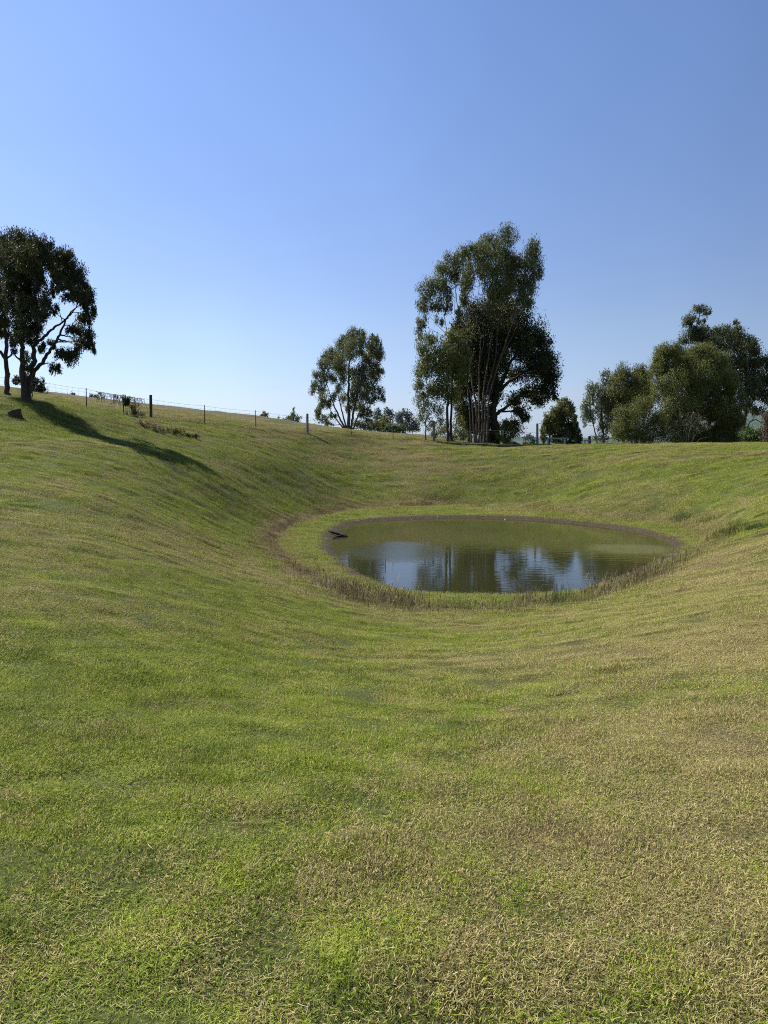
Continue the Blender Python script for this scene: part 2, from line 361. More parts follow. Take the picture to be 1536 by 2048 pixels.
def zones(x, y):
    dw = sdist(WS, x, y); dr = sdist(RS, x, y)
    wob = fbm(x, y, 1.6, 3, 70) * .5
    ang = np.arctan2(y - cen[1], x - cen[0])
    ringw = .5 + .35 * np.cos(ang - R(200)) ** 2
    wa = .62 + .38 * np.clip(np.cos(ang - R(170)) + .35, 0, 1)
    bare = np.exp(-((dr - .1 + fbm(x, y, 1.3, 3, 41) * .7 + wob * .5) / (.5 * ringw + .16)) ** 2) * wa
    for a, b, rx, ry, s in bp:
        bare = np.maximum(bare, s * np.exp(-(((x - a) / rx) ** 2 + ((y - b) / ry) ** 2) * (1 + wob)))
    r = np.hypot(x, y)
    bare = np.maximum(bare, .7 * sstep(.70, .88, vnoise(x / .5, y / .5, 91) * .6 + vnoise(x / .17, y / .17, 92) * .4))
    mud = 1 - sstep(.42, .75, dw + fbm(x, y, .7, 3, 77) * .35)
    lush = np.clip((1 - sstep(.1, .9, dr + wob)) * sstep(.4, .8, dw), 0, 1) * 1.1 + .5 * (1 - sstep(.0, .35, dryness(x, y)))
    return np.clip(bare, 0, 1), mud, np.clip(lush, 0, 1)
gd = dryness(gx, gy); gb, gm, gl = zones(gx, gy)
nx, ny = len(XA), len(YA)
ii = (np.arange(ny - 1)[:, None] * nx + np.arange(nx - 1)[None]).ravel()
GF = np.stack([ii, ii + 1, ii + nx + 1, ii + nx], 1)
tag(mesh('ground', np.stack([gx, gy, gz], 1), GF, M['ground'], attrs=dict(dry=gd, bare=gb, mud=gm, lush=gl), smooth=True), kind='structure')

# ------------------------------------------------------------------ the pond
def mat_water():
    g = G('pond_water')
    n1 = g.noise(2.2, 3, .5, g.scaled((.5, 2.2, 1)), .3); n2 = g.noise(8, 3, .55, g.scaled((.7, 1.8, 1)))
    calm = at_z(790, 1105, WATER_Z); 
    def blob(px, py, sx, sy):
        c = at_z(px, py, WATER_Z); s = g.new('ShaderNodeSeparateXYZ'); g.l.new(g.pos(), s.inputs[0])
        a = g.math('MULTIPLY', g.math('SUBTRACT', s.outputs[0], c[0]), 1 / sx); b = g.math('MULTIPLY', g.math('SUBTRACT', s.outputs[1], c[1]), 1 / sy)
        d = g.math('ADD', g.math('MULTIPLY', a, a), g.math('MULTIPLY', b, b))
        return g.ramp(g.math('ADD', d, g.math('MULTIPLY', g.math('SUBTRACT', g.noise(1.2, 3), .5), 1.1)), 1.3, .5)
    breeze = blob(790, 1102, 1.6, 2.6)
    film = blob(1262, 1098, 1.5, 1.3)
    h = g.math('ADD', g.math('MULTIPLY', n1, 1.), g.math('MULTIPLY', n2, g.math('ADD', .04, g.math('MULTIPLY', breeze, 1.4))))
    g.bump(h, .10, .03)
    c = g.mix(g.noise(.5, 3), (.019,.022,.008), (.027,.027,.010))
    c = g.mix(g.math('MULTIPLY', film, .5), c, (.10,.10,.065))
    g.fin(c, g.math('ADD', .03, g.math('MULTIPLY', breeze, .16)), .5); g.b.inputs['IOR'].default_value = 1.33
    return g.m
M['water'] = mat_water()
big = cen + (WS - cen) * 1.06
V = np.concatenate([np.c_[big, np.full(len(big), WATER_Z)], [[cen[0], cen[1], WATER_Z]]])
n = len(big)
tag(mesh('pond_water', V, np.array([[i, (i + 1) % n, n] for i in range(n)]), M['water']), kind='structure')

# ------------------------------------------------------------------ short mown grass in tufts all over the sheet
def turf_patch(k, size=.17, nb=1050, hgt=.0175):
    r = np.random.default_rng(100 + k)
    x = r.normal(0, size * .55, nb); y = r.normal(0, size * .55, nb)
    flat = r.random(nb) < (.35 + .1 * (k % 3))
    L = hgt * np.clip(r.lognormal(-.15, .45, nb), .3, 2.4) * np.where(flat, 1.1, 1); wd = r.uniform(.0007, .0015, nb)
    az = r.uniform(0, 2 * np.pi, nb); lean = np.where(flat, r.uniform(1.0, 1.45, nb), r.uniform(.1, .9, nb))
    bend = r.uniform(-.1, .55, nb)
    d = np.stack([np.cos(az), np.sin(az)], 1); s = np.stack([-d[:, 1], d[:, 0]], 1)
    P = []
    for t, wf in ((0, 1), (.5, .85), (1, .12)):
        a = lean + bend * t
        hx = L * t * np.sin(a); hz = L * t * np.cos(a)
        hz = np.maximum(hz, .002) + np.where(flat, r.uniform(.004, .02, nb), 0) - .004
        c = np.c_[x + d[:, 0] * hx, y + d[:, 1] * hx, hz]
        sw = np.c_[s * (wd * wf)[:, None], np.zeros(nb)]
        P += [c - sw, c + sw]
    V = np.stack(P, 1).reshape(-1, 3); b = np.arange(nb)[:, None] * 6
    Fc = np.concatenate([b + [0, 1, 3, 2], b + [2, 3, 5, 4]])
    rep = lambda a: np.repeat(a, 6)
    pick = r.random(nb); pick[flat] *= .6
    return mesh('turf_patch', V, Fc, M['blades'], attrs=dict(b_pick=rep(pick), b_tone=rep(r.random(nb)), b_straw=rep(r.random(nb))), link=False)

def scatter(r0, r1, dens, seed, half=33):
    r = np.random.default_rng(seed)
    n = int(dens * (r1 + 1) * 2 * (3.6 + .62 * r1)); x = r.uniform(-1, 1, n) * (3.6 + .62 * r1); y = r.uniform(-1, r1, n); q = np.hypot(x, y)
    ok = (q >= r0 if r0 > 1 else q >= 0) & (q < r1) & (np.abs(x) < 3.6 + .6 * np.maximum(y, 0))
    return x[ok], y[ok]
def grass_field(name, parts, src, kindlabel):
    xs, ys, sc = [], [], []
    for r0, r1, dens, s0, s1, sd in parts:
        x, y = scatter(r0, r1, dens, sd); xs.append(x); ys.append(y); sc.append(np.random.default_rng(sd + 5).uniform(s0, s1, len(x)))
    x, y, sc = map(np.concatenate, (xs, ys, sc))
    bare, mud, lush = zones(x, y); dry = dryness(x, y)
    gap = sstep(.56, .74, vnoise(x / .28, y / .2, 95) * .55 + vnoise(x / .1, y / .1, 96) * .45) * (1 - .5 * lush)
    keep = (mud < .35) & (np.random.default_rng(3).random(len(x)) > bare * .35 + .6 * gap)
    x, y, sc, bare, lush, dry = (a[keep] for a in (x, y, sc, bare, lush, dry))
    e = .12; z = H(x, y); dzx = (H(x + e, y) - z) / e; dzy = (H(x, y + e) - z) / e
    N = len(x); r = np.random.default_rng(9)
    o = mesh(name, np.c_[x, y, z], [], M['blades'], attrs=dict(dry=dry, bare=bare, lush=lush, scl=sc * (1 + .25 * lush), hgt=r.uniform(.7, 1.15, N) * (1 - .3 * dry) * (.75 + 1.1 * sstep(.45, .8, vnoise(x / .22, y / .22, 61) * .6 + vnoise(x / .8, y / .8, 62) * .4))))
    me = o.data
    a = me.attributes.new('rot', 'FLOAT_VECTOR', 'POINT'); a.data.foreach_set('vector', np.c_[np.arctan(dzy), -np.arctan(dzx), np.zeros(N)].astype(np.float32).ravel())
    a = me.attributes.new('spin', 'FLOAT', 'POINT'); a.data.foreach_set('value', r.uniform(0, 6.283, N).astype(np.float32))
    a = me.attributes.new('vid', 'INT', 'POINT'); a.data.foreach_set('value', np.where((r.random(N) < .05) & (vnoise(x / .9, y / .9, 66) > .55), 8 + r.integers(0, 2, N), r.integers(0, 8, N)).astype(np.int32))
    t = bpy.data.node_groups.new('scatter_tufts', 'GeometryNodeTree')
    t.interface.new_socket('Geometry', in_out='INPUT', socket_type='NodeSocketGeometry'); t.interface.new_socket('Geometry', in_out='OUTPUT', socket_type='NodeSocketGeometry')
    gi, go, jn = t.nodes.new('NodeGroupInput'), t.nodes.new('NodeGroupOutput'), t.nodes.new('GeometryNodeJoinGeometry')
    def na(nm, ty): q = t.nodes.new('GeometryNodeInputNamedAttribute'); q.data_type = ty; q.inputs[0].default_value = nm; return q.outputs[0]
    vid, rot, spin, scl, hg = na('vid', 'INT'), na('rot', 'FLOAT_VECTOR'), na('spin', 'FLOAT'), na('scl', 'FLOAT'), na('hgt', 'FLOAT')
    cx = t.nodes.new('ShaderNodeCombineXYZ'); mm = t.nodes.new('ShaderNodeMath'); mm.operation = 'MULTIPLY'; t.links.new(scl, mm.inputs[0]); t.links.new(hg, mm.inputs[1])
    t.links.new(scl, cx.inputs[0]); t.links.new(scl, cx.inputs[1]); t.links.new(mm.outputs[0], cx.inputs[2])
    sz = t.nodes.new('ShaderNodeCombineXYZ'); t.links.new(spin, sz.inputs[2])
    rr = t.nodes.new('FunctionNodeRotateEuler'); rr.space = 'LOCAL'; t.links.new(rot, rr.inputs[0]); t.links.new(sz.outputs[0], rr.inputs['Rotate By'])
    for k, so_ in enumerate(src):
        oi = t.nodes.new('GeometryNodeObjectInfo'); oi.inputs[0].default_value = so_; oi.transform_space = 'ORIGINAL'
        cmp = t.nodes.new('FunctionNodeCompare'); cmp.data_type = 'INT'; cmp.operation = 'EQUAL'
        t.links.new(vid, [i for i in cmp.inputs if i.type == 'INT'][0]); [i for i in cmp.inputs if i.type == 'INT'][1].default_value = k
        ip = t.nodes.new('GeometryNodeInstanceOnPoints')
        t.links.new(gi.outputs[0], ip.inputs['Points']); t.links.new(cmp.outputs[0], ip.inputs['Selection']); t.links.new(oi.outputs['Geometry'], ip.inputs['Instance'])
        t.links.new(rr.outputs[0], ip.inputs['Rotation']); t.links.new(cx.outputs[0], ip.inputs['Scale']); t.links.new(ip.outputs[0], jn.inputs[0])
    t.links.new(jn.outputs[0], go.inputs[0])
    md = o.modifiers.new('tufts', 'NODES'); md.node_group = t
    return tag(o, kindlabel, 'grass', kind='stuff')
patches = [turf_patch(k) for k in range(8)] + [turf_patch(20 + k, .05, 150, .055) for k in range(2)]
grass_field('grass', [(.8, 7, 45, .9, 1.25, 1), (7, 16, 30, 1.1, 1.5, 2), (16, 34, 14, 1.5, 2.1, 3), (34, 62, 7, 2.0, 2.8, 4)], patches,
            'short mown grass, green mixed with straw, over the hollow and banks')

# ------------------------------------------------------------------ trees and shrubs
def tube_arr(pts, rad, sides=6):
    P = np.asarray(pts, float); rad = np.asarray(rad, float); n = len(P)
    T = np.gradient(P, axis=0); T /= np.linalg.norm(T, axis=1)[:, None] + 1e-9
    ref = np.array([.31, .95, .05]); A = np.cross(T, ref); A /= np.linalg.norm(A, axis=1)[:, None] + 1e-9; B = np.cross(T, A)
    th = np.arange(sides) / sides * 2 * np.pi
    V = P[:, None] + rad[:, None, None] * (A[:, None] * np.cos(th)[None, :, None] + B[:, None] * np.sin(th)[None, :, None])
    V = V.reshape(-1, 3); i = np.arange(n - 1)[:, None] * sides; j = np.arange(sides)[None]; j2 = (j + 1) % sides
    Fq = np.stack([i + j, i + j2, i + sides + j2, i + sides + j], -1).reshape(-1, 4)
    return V, Fq
def join_arr(parts):
    Vs, Fs, o = [], [], 0
    for V, Fq in parts: Vs.append(V); Fs.append(Fq + o); o += len(V)
    return np.concatenate(Vs), np.concatenate(Fs)
def resample(P, n):
    P = np.asarray(P, float); d = np.r_[0, np.cumsum(np.linalg.norm(np.diff(P, axis=0), axis=1))]; t = np.linspace(0, d[-1], n)
    Q = np.stack([np.interp(t, d, P[:, k]) for k in range(3)], 1)
    for _ in range(2): Q[1:-1] = .25 * Q[:-2] + .5 * Q[1:-1] + .25 * Q[2:]
    return Q
def leaves_arr(C, L, Wd, droop, r, out=None):
    n = len(C); az = r.uniform(0, 2 * np.pi, n)
    el = np.where(r.random(n) < droop, r.normal(-1.15, .35, n), r.uniform(-1.2, 1.2, n))
    d = np.stack([np.cos(az) * np.cos(el), np.sin(az) * np.cos(el), np.sin(el)], 1)
    q = r.normal(size=(n, 3)) * (1 if out is None else .55) + (0 if out is None else out); s = np.cross(d, q); s /= np.linalg.norm(s, axis=1)[:, None] + 1e-9
    l = (L * r.uniform(.6, 1.3, n))[:, None]; w_ = (Wd * r.uniform(.7, 1.3, n))[:, None]
    V = np.stack([C - d * l * .5, C + s * w_ * .5, C + d * l * .5, C - s * w_ * .5], 1).reshape(-1, 3)
    return V, (np.arange(n)[:, None] * 4 + np.arange(4))

def tree(name, label, cat, D, lobes, stems, leaf='leaf_gum', bark='bark_brown', L=.17, Wd=.045, cover=1.5, droop=.7, deep=.8, r0=.15,
         group=None, seed=1, tw=5, limb_r=.3, base=None, spr=30, tight=.25, crownname='crown', trunkname='trunk'):
    r = np.random.default_rng(seed); lob = np.array(lobes, float)
    k = mpp(D); cx = (lob[:, 0].min() + lob[:, 0].max()) / 2; hw = (lob[:, 0].max() - lob[:, 0].min()) / 2 + 1e-6
    bx, by = (stems[0][0] if base is None else base)[:2]
    bp_ = at(bx, by, D); gz_ = Hs(bp_[0], bp_[1])
    root = empty(name, (bp_[0], bp_[1], gz_ - .03), label, cat, group)
    # stems
    parts, nodes, nrad = [], [], []
    for si, st in enumerate(stems):
        start = D if si == 0 or abs(st[0][1] - by) < 14 else None
        y0 = D + r.uniform(-.1, .1) * r0 * 8
        ang = r.uniform(-.35, .35); ztop = min(p[1] for p in st)
        pts = []
        for q in st:
            f = (st[0][1] - q[1]) / max(1, st[0][1] - ztop)
            pts.append(at(q[0], q[1], y0 + ang * hw * k * deep * f))
        rad0 = r0 * (st[0][2] if len(st[0]) > 2 else (1 if si == 0 else .62))
        if start is not None:
            pts[0][2] = Hs(pts[0][0], pts[0][1]) - .12
        elif nodes:                                      # spring from the nearest stem
            N_ = np.array(nodes); j = np.argmin(((N_ - pts[0]) ** 2).sum(1)); off = N_[j] - pts[0]
            for a in range(len(pts)): pts[a] = pts[a] + off * (1 - a / (len(pts) - 1)) ** 2
            rad0 = min(rad0, nrad[j] * .85)
        n = max(8, len(st) * 5); P = resample(pts, n); t = np.linspace(0, 1, n)
        P[1:-1, :] += r.normal(0, 1, (n - 2, 3)) * rad0 * .22
        rd = rad0 * (1 - .86 * t ** .9); 
        if start is not None: rd[0] *= 1.5; rd[1] *= 1.12
        parts.append(tube_arr(P, rd, 8)); nodes += list(P); nrad += list(rd)
    # lobes
    LC, LR = [], []
    for (lx, ly, rx, ry) in lob:
        u = min(.98, abs(lx - cx) / hw); dd = D + r.uniform(-1, 1) * hw * k * deep * math.sqrt(1 - u * u) * .8
        LC.append(at(lx, ly, dd)); LR.append((rx * mpp(dd) * 1.1, (rx + ry) * .5 * mpp(dd) * 1.3, ry * mpp(dd) * 1.1))
    order = np.argsort([((np.array(nodes) - c) ** 2).sum(1).min() for c in LC])
    sprays, sscale, outs = [], [], []
    for i in order:
        c, R3 = LC[i], np.array(LR[i]); N_ = np.array(nodes); dl = N_ - c
        cost = np.linalg.norm(dl * [1, 1, .8], axis=1) + np.maximum(0, dl[:, 2] + .1) * 2.5
        j = int(np.argmin(cost)); a = N_[j]; ln = np.linalg.norm(c - a)
        if ln > .1:
            mid = (a + c) / 2 + np.array([0, 0, -.08 * ln]) + r.normal(0, .05 * ln, 3)
            P = resample([a, mid, c + [0, 0, R3[2] * .3]], 7); ra = max(.008, min(nrad[j] * .7, limb_r * r0 * (ln / 3 + .25)))
            rd = np.linspace(ra, ra * .35, 7); parts.append(tube_arr(P, rd, 5)); nodes += list(P[2:]); nrad += list(rd[2:])
        else: P = np.array([a, c])
        lt = r.random()
        ns = max(5, int(spr * (R3[0] * R3[2]) / (R3[0] * R3[2] * .35 + .25)))
        v = r.normal(size=(ns, 3)); v /= np.linalg.norm(v, axis=1)[:, None]; v *= (r.uniform(.1, 1, ns) ** .5)[:, None]
        S = c + v * R3 * (.95 + .25 * (r.random((ns, 1)) < .15))
        for s in S[:tw]:
            a2 = P[r.integers(len(P) // 2, len(P))]; m2 = (a2 + s) / 2 + r.normal(0, .06, 3) * np.linalg.norm(s - a2)
            parts.append(tube_arr(resample([a2, m2, s], 4), np.linspace(.016, .006, 4) * (r0 / .15) ** .5, 3))
        area = math.pi * R3[0] * R3[2]; nl = int(cover * 3.0 * area / (L * Wd * .5)); per = r.multinomial(nl, np.ones(ns) / ns)
        sg = np.maximum(R3, .25) * tight * np.array([.9, .9, 1.45])
        for s, m in zip(S, per): outs.append(np.tile((s - c) / R3 + [0, 0, .35], (m, 1))); sprays.append(s + np.clip(r.normal(size=(m, 3)), -2, 2) * sg * r.uniform(.55, 1.3)); sscale.append(np.full(m, .55 * r.random() + .45 * lt))
    C = np.concatenate(sprays); OUT = np.concatenate(outs) + (C - C.mean(0)) / (np.ptp(C, axis=0) + .1); tone = np.clip(np.concatenate(sscale) * .55 + r.random(len(C)) * .45, 0, 1)
    g_ = H(C[:, 0], C[:, 1]) if C[:, 2].min() < gz_ + 1.5 else np.full(len(C), -99.)
    ok = C[:, 2] > g_ + .03; C, tone, OUT = C[ok], tone[ok], OUT[ok]
    V, Fq = leaves_arr(C, L, Wd, droop, r, OUT)
    mesh(crownname, V, Fq, M[leaf], root, attrs=dict(tone=np.repeat(tone, 4)))
    V, Fq = join_arr(parts); mesh(trunkname, V, Fq, M[bark], root, smooth=True)
    return root
def Z(x0, y0, s): return lambda L_: [(x0 + q[0] / s, y0 + q[1] / s, *[(v / s if len(q) == 4 else v) for v in q[2:]]) for q in L_]

zl = Z(0, 440, 5.25)
tree('gum_tree', 'dark forked tree with a long arching branch, at the head of the shadow', 'tree', 39,
  zl([(150,230,110,90),(270,230,90,80),(390,280,100,80),(510,260,60,70),(130,380,130,110),(300,400,130,110),(450,400,120,100),(620,370,80,70),(720,440,90,80),(600,500,110,90),
   (800,560,90,90),(700,600,90,70),(860,680,70,70),(940,790,60,80),(880,850,90,80),(820,780,80,60),(150,560,110,110),(330,560,110,110),(420,680,60,90),(300,720,100,100),
   (150,760,110,110),(480,870,70,80),(330,900,120,90),(180,950,110,90),(430,1000,80,80),(300,1080,100,90),(180,1130,80,80),(400,1150,50,50),(960,950,60,90),(900,1050,80,60),
   (950,1200,55,80),(850,1150,70,50),(830,1280,90,50),(960,1340,50,60),(780,1380,80,50),(700,1460,80,60),(580,1560,60,45),(620,1400,50,40),(520,1320,60,35),(430,1330,50,40),
   (280,1450,40,50),(290,1560,35,40),(740,1160,50,40),(220,150,50,30),(330,330,100,60),(650,690,60,40),(640,620,60,50),(590,720,40,60),(720,680,60,50),(560,780,35,50),(700,810,60,35),(780,740,60,50),(400,520,80,60),(240,860,80,70),(610,600,60,40),(560,960,25,40),(330,1190,70,40),(250,1230,90,60),(340,1290,50,40),(150,1280,70,50),(600,920,30,30)]),
  [zl(s) for s in ([(262,1890,1),(250,1700),(238,1500),(235,1350),(230,1100),(222,800),(232,450)],
   [(285,1880,1.05),(305,1700),(345,1610),(360,1400),(370,1240),(380,1000),(370,650)],
   [(350,1600,.62),(430,1520),(520,1390),(600,1250),(655,1120),(740,960),(880,870)],
   [(375,1290,.5),(470,1210),(600,1100),(700,1040),(780,950),(850,800)],
   [(225,1500,.35),(150,1420),(100,1300)],[(600,1255,.3),(720,1280),(850,1300)],[(655,1200,.25),(760,1230),(900,1240)],[(425,1530,.25),(520,1500),(590,1540)])],
  leaf='leaf_dark', bark='bark_dark', L=.15, Wd=.036, cover=2.3, r0=.17, seed=11, deep=1.3)
tree('gum_tree', 'dark slender tree cut off by the left edge of the photo', 'tree', 41,
  zl([(20,330,130,110),(-120,420,150,130),(-20,560,130,130),(-220,620,150,150),(20,760,100,110),(-120,850,140,120),(20,920,70,100),(-60,1050,110,100),(70,1080,60,80),
   (-50,1180,90,60),(60,1230,50,50),(-250,950,120,120),(30,200,60,50),(-250,1150,90,70),(130,1380,40,30)]),
  [zl(s) for s in ([(75,1800),(72,1620),(66,1450),(66,1250),(40,1000),(-20,700),(-60,420)],[(60,1460,.6),(0,1380),(-120,1250),(-250,1000)],[(80,1450,.45),(150,1400),(190,1330)],[(100,1690,.35),(112,1620),(95,1590)])],
  leaf='leaf_dark', bark='bark_dark', L=.15, Wd=.036, cover=1.7, r0=.14, seed=12, deep=1.2)
tree('bush', 'dark rounded bush on the skyline just behind the forked tree', 'bush', 60, zl([(180,1690,50,45),(270,1660,45,50),(340,1710,55,55),(430,1720,35,50),(390,1780,60,35),(290,1760,60,40),(440,1780,40,25)]),
  [zl([(300,1800),(300,1720),(290,1660)])], leaf='leaf_dark', bark='bark_dark', L=.16, Wd=.07, cover=2.2, r0=.08, seed=13)

zm = Z(610, 640, 6.144)
tree('gum_tree', 'medium gum tree with split crown standing alone behind the paddock crest', 'tree', 80,
  zm([(600,160,70,60),(700,190,55,70),(540,220,70,60),(460,240,50,50),(600,290,100,80),(470,330,90,80),(700,280,50,60),(340,430,80,70),(430,470,100,80),(270,460,70,70),(560,420,80,70),
   (660,400,60,60),(820,220,40,50),(870,240,40,50),(800,330,60,80),(900,330,50,80),(850,430,100,80),(920,430,50,70),(760,480,60,60),(230,560,70,60),(330,570,100,70),(450,590,90,70),
   (140,680,50,50),(220,700,80,70),(120,800,50,60),(200,850,60,70),(90,880,35,40),(330,720,60,60),(470,720,60,80),(600,670,80,80),(720,620,90,90),(850,560,80,80),(930,630,40,50),
   (860,700,80,80),(740,750,90,80),(620,820,80,90),(800,860,90,80),(940,870,45,50),(940,960,45,40),(870,960,50,40),(720,930,80,70),(800,1000,50,40),(230,960,60,60),(280,1020,60,50),
   (350,950,40,50),(420,850,50,50),(480,950,50,60),(600,960,70,70),(660,1060,70,50),(200,1050,50,40),(160,1120,40,50),(170,1200,40,50),(240,1210,50,40),(340,1180,45,40),(280,1280,60,30),
   (740,1100,60,50),(790,1150,50,50),(770,1240,50,40),(700,1180,50,40),(730,1310,70,50),(650,1270,60,40),(540,1100,45,50)]),
  [zm(s) for s in ([(540,1330,1),(530,1100),(535,850),(545,560),(570,350),(600,180)],[(505,1325,.6),(420,1190),(350,1040),(290,850),(240,700)],[(515,1325,.5),(450,1100),(400,900),(360,650)],
   [(495,1325,.45),(340,1160),(250,980)],[(560,1325,.7),(600,1100),(680,800),(760,560),(820,350),(830,220)],[(575,1325,.5),(680,1100),(800,950),(920,880)],[(600,1100,.4),(640,850),(700,600),(700,300)])],
  leaf='leaf_gum', bark='bark_pale', L=.19, Wd=.056, cover=1.5, r0=.2, seed=21, deep=.7, tight=.27)
tree('bush', 'broad green bush left of the picket, right of the lone gum tree', 'bush', 84, zm([(880,1300,80,50),(980,1270,70,60),(820,1330,60,40),(950,1340,80,40)]), [zm([(920,1400),(920,1300)])],
  leaf='leaf_olive', bark='bark_dark', L=.2, Wd=.09, cover=2.2, r0=.1, seed=22, droop=.2)
tree('bush', 'low green bush with mounded top, left of the hazy round-headed tree', 'bush', 82, zm([(1080,1320,80,40),(1180,1330,70,45),(1130,1370,110,35),(1010,1350,40,30)]), [zm([(1120,1400),(1120,1330)])],
  leaf='leaf_green', bark='bark_dark', L=.2, Wd=.09, cover=2.2, r0=.1, seed=23, droop=.2)
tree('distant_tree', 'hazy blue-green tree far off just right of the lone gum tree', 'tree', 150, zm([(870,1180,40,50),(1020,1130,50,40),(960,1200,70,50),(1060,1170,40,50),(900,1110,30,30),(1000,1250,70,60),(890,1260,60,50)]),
  [zm([(960,1420),(965,1250),(980,1150)])], leaf='leaf_hazed', bark='bark_brown', L=.4, Wd=.2, cover=1.5, r0=.2, seed=24, droop=.3)
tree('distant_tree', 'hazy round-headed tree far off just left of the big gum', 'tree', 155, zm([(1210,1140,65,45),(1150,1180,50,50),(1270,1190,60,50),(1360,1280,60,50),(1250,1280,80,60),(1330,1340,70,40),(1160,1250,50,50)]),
  [zm([(1240,1420),(1235,1280),(1220,1160)])], leaf='leaf_hazed', bark='bark_brown', L=.4, Wd=.2, cover=1.5, r0=.2, seed=25, droop=.3)

zb = Z(780, 430, 4.042)
tree('dense_tree', 'dense near-black tree behind the pale stems of the tall gum', 'tree', 62.6,
  zb([(850,760,200,80),(700,820,120,90),(1000,850,150,120),(560,920,80,60),(1130,980,110,110),(1240,1030,70,70),(1290,1250,75,90),(1180,1200,110,110),(1250,1400,90,80),(1130,1440,80,60),
   (1000,1500,70,50),(1050,1580,70,40),(1030,1300,80,60),(950,1000,100,100),(800,950,150,120),(650,1000,100,110),(1200,1510,60,35),(1090,1640,45,35),(980,1690,80,40),(1330,1460,30,40),
   (750,1200,150,130),(700,1100,120,110),(870,1180,110,110),(560,1430,80,80),(640,1350,100,110),(800,1420,110,110),(700,1600,110,90),(600,1580,80,80),(1310,1330,60,60),(1080,1080,100,90),(1260,1150,70,60),
   (760,1720,90,80),(640,1700,70,60),(550,1200,80,90)]),
  [zb(s) for s in ([(835,1875,1),(840,1600),(850,1400),(860,1200),(850,1000),(850,800)],[(850,1450,.4),(950,1350),(1060,1280),(1200,1200)],[(850,1640,.4),(940,1570),(1050,1450),(1150,1430)],
   [(860,1400,.45),(980,1170),(1130,1000)],[(850,1500,.4),(700,1300),(620,1050)],[(790,1870,.8),(770,1650),(740,1400),(720,1150)],[(645,1850,.4),(650,1600),(640,1350),(650,1100)])],
  leaf='leaf_dark', bark='bark_dark', L=.18, Wd=.075, cover=2.1, r0=.42, seed=31, deep=.5, droop=.4)
tree('gum_tree', 'tallest tree, a ragged gum with many pale upright stems', 'tree', 60,
  zb([(945,170,75,65),(810,240,75,75),(900,330,100,80),(600,310,55,55),(520,380,75,65),(430,450,65,55),(640,470,60,100),(610,590,50,80),(400,560,75,65),(300,610,65,65),(270,720,55,60),
   (370,730,60,50),(250,860,45,45),(235,940,30,45),(450,640,55,65),(740,330,75,85),(760,450,65,75),(830,560,80,80),(950,480,90,100),(1160,290,65,75),(1130,400,85,85),(1190,480,45,55),
   (1110,560,85,75),(1080,660,75,55),(930,620,80,60),(1020,380,60,60),(850,650,70,50),(1120,700,50,40),(520,500,50,60),(470,760,40,40),(600,700,35,50),(690,270,50,40),(560,790,40,40),
   (1000,560,70,60),(880,420,80,70),(400,860,35,30)]),
  [zb(s) for s in ([(700,1865,1),(700,1550),(670,1400),(650,1250),(620,1100),(580,900),(540,700),(520,500),(560,380)],[(720,1865,.8),(720,1500),(720,1200),(740,1000),(690,800),(720,600),(740,400)],
   [(740,1868,.9),(750,1450),(790,1200),(830,900),(800,700),(850,400),(900,250)],[(760,1868,.9),(770,1450),(850,1200),(870,900),(920,650),(950,400),(950,180)],
   [(780,1868,.9),(800,1450),(880,1200),(980,900),(1060,650),(1140,400),(1160,270)],[(685,1865,.7),(660,1450),(560,1200),(460,980),(440,800),(400,600),(420,460)],
   [(450,990,.5),(380,900),(300,800),(260,700)],[(430,1030,.35),(340,940),(250,880)],[(660,1862,.6),(640,1500),(600,1250),(600,1000),(640,800),(620,600)],
   [(730,1200,.4),(770,1000),(740,800),(760,550)],[(640,1200,.4),(560,1000),(520,800),(530,600),(600,400)],[(800,1100,.35),(860,800),(890,600),(940,450)],[(750,1480,.25),(810,1390),(860,1300)],[(880,1150,.35),(1000,950),(1080,750)])],
  leaf='leaf_gum', bark='bark_brown', L=.17, Wd=.05, cover=1.6, r0=.085, seed=32, deep=.45, droop=.75, limb_r=.3)
SG = 'slim young gums at the left foot of the tall gum'
tree('gum_tree', 'slim gum with hanging grey-green foliage, outermost beside the tall pale-stemmed gum', 'tree', 57.5,
  zb([(310,1020,80,50),(270,1090,55,40),(330,1180,85,75),(260,1260,65,60),(230,1370,45,60),(400,1250,95,90),(350,1420,75,65),(450,1400,80,75),(420,1110,80,60),(260,1460,40,30)]),
  [zb([(465,1830),(465,1650),(470,1450),(430,1280),(380,1100),(340,1020)]),zb([(468,1500,.4),(380,1430),(300,1400),(250,1340)]),zb([(450,1350,.4),(350,1230),(280,1200)])], leaf='leaf_olive', bark='bark_dark', L=.19, Wd=.055, cover=1.5, r0=.13, seed=33, deep=.6, group=SG)
tree('gum_tree', 'slim gum with straight dark trunk, nearest to the tall pale-stemmed gum', 'tree', 57.8,
  zb([(530,1110,90,90),(560,1280,80,90),(520,1470,70,60),(480,1010,60,60),(600,1150,60,80),(480,1200,70,70),(560,1000,60,50)]),
  [zb([(490,1835),(493,1600),(500,1400),(520,1200),(520,1050)])], leaf='leaf_olive', bark='bark_dark', L=.19, Wd=.055, cover=1.6, r0=.12, seed=34, deep=.6, group=SG)
tree('sapling', 'pale wispy sapling left of the thin dark trunks', 'tree', 56.8,
  zb([(300,1550,75,55),(230,1500,45,50),(270,1640,70,45),(390,1580,65,50),(340,1700,55,35),(430,1670,40,40)]),
  [zb([(285,1790),(290,1680),(300,1550)]),zb([(290,1700,.5),(240,1600),(220,1480)]),zb([(290,1720,.5),(350,1640),(400,1560)])], leaf='leaf_grey', bark='bark_pale', L=.16, Wd=.045, cover=.8, r0=.07, seed=35, deep=.8)
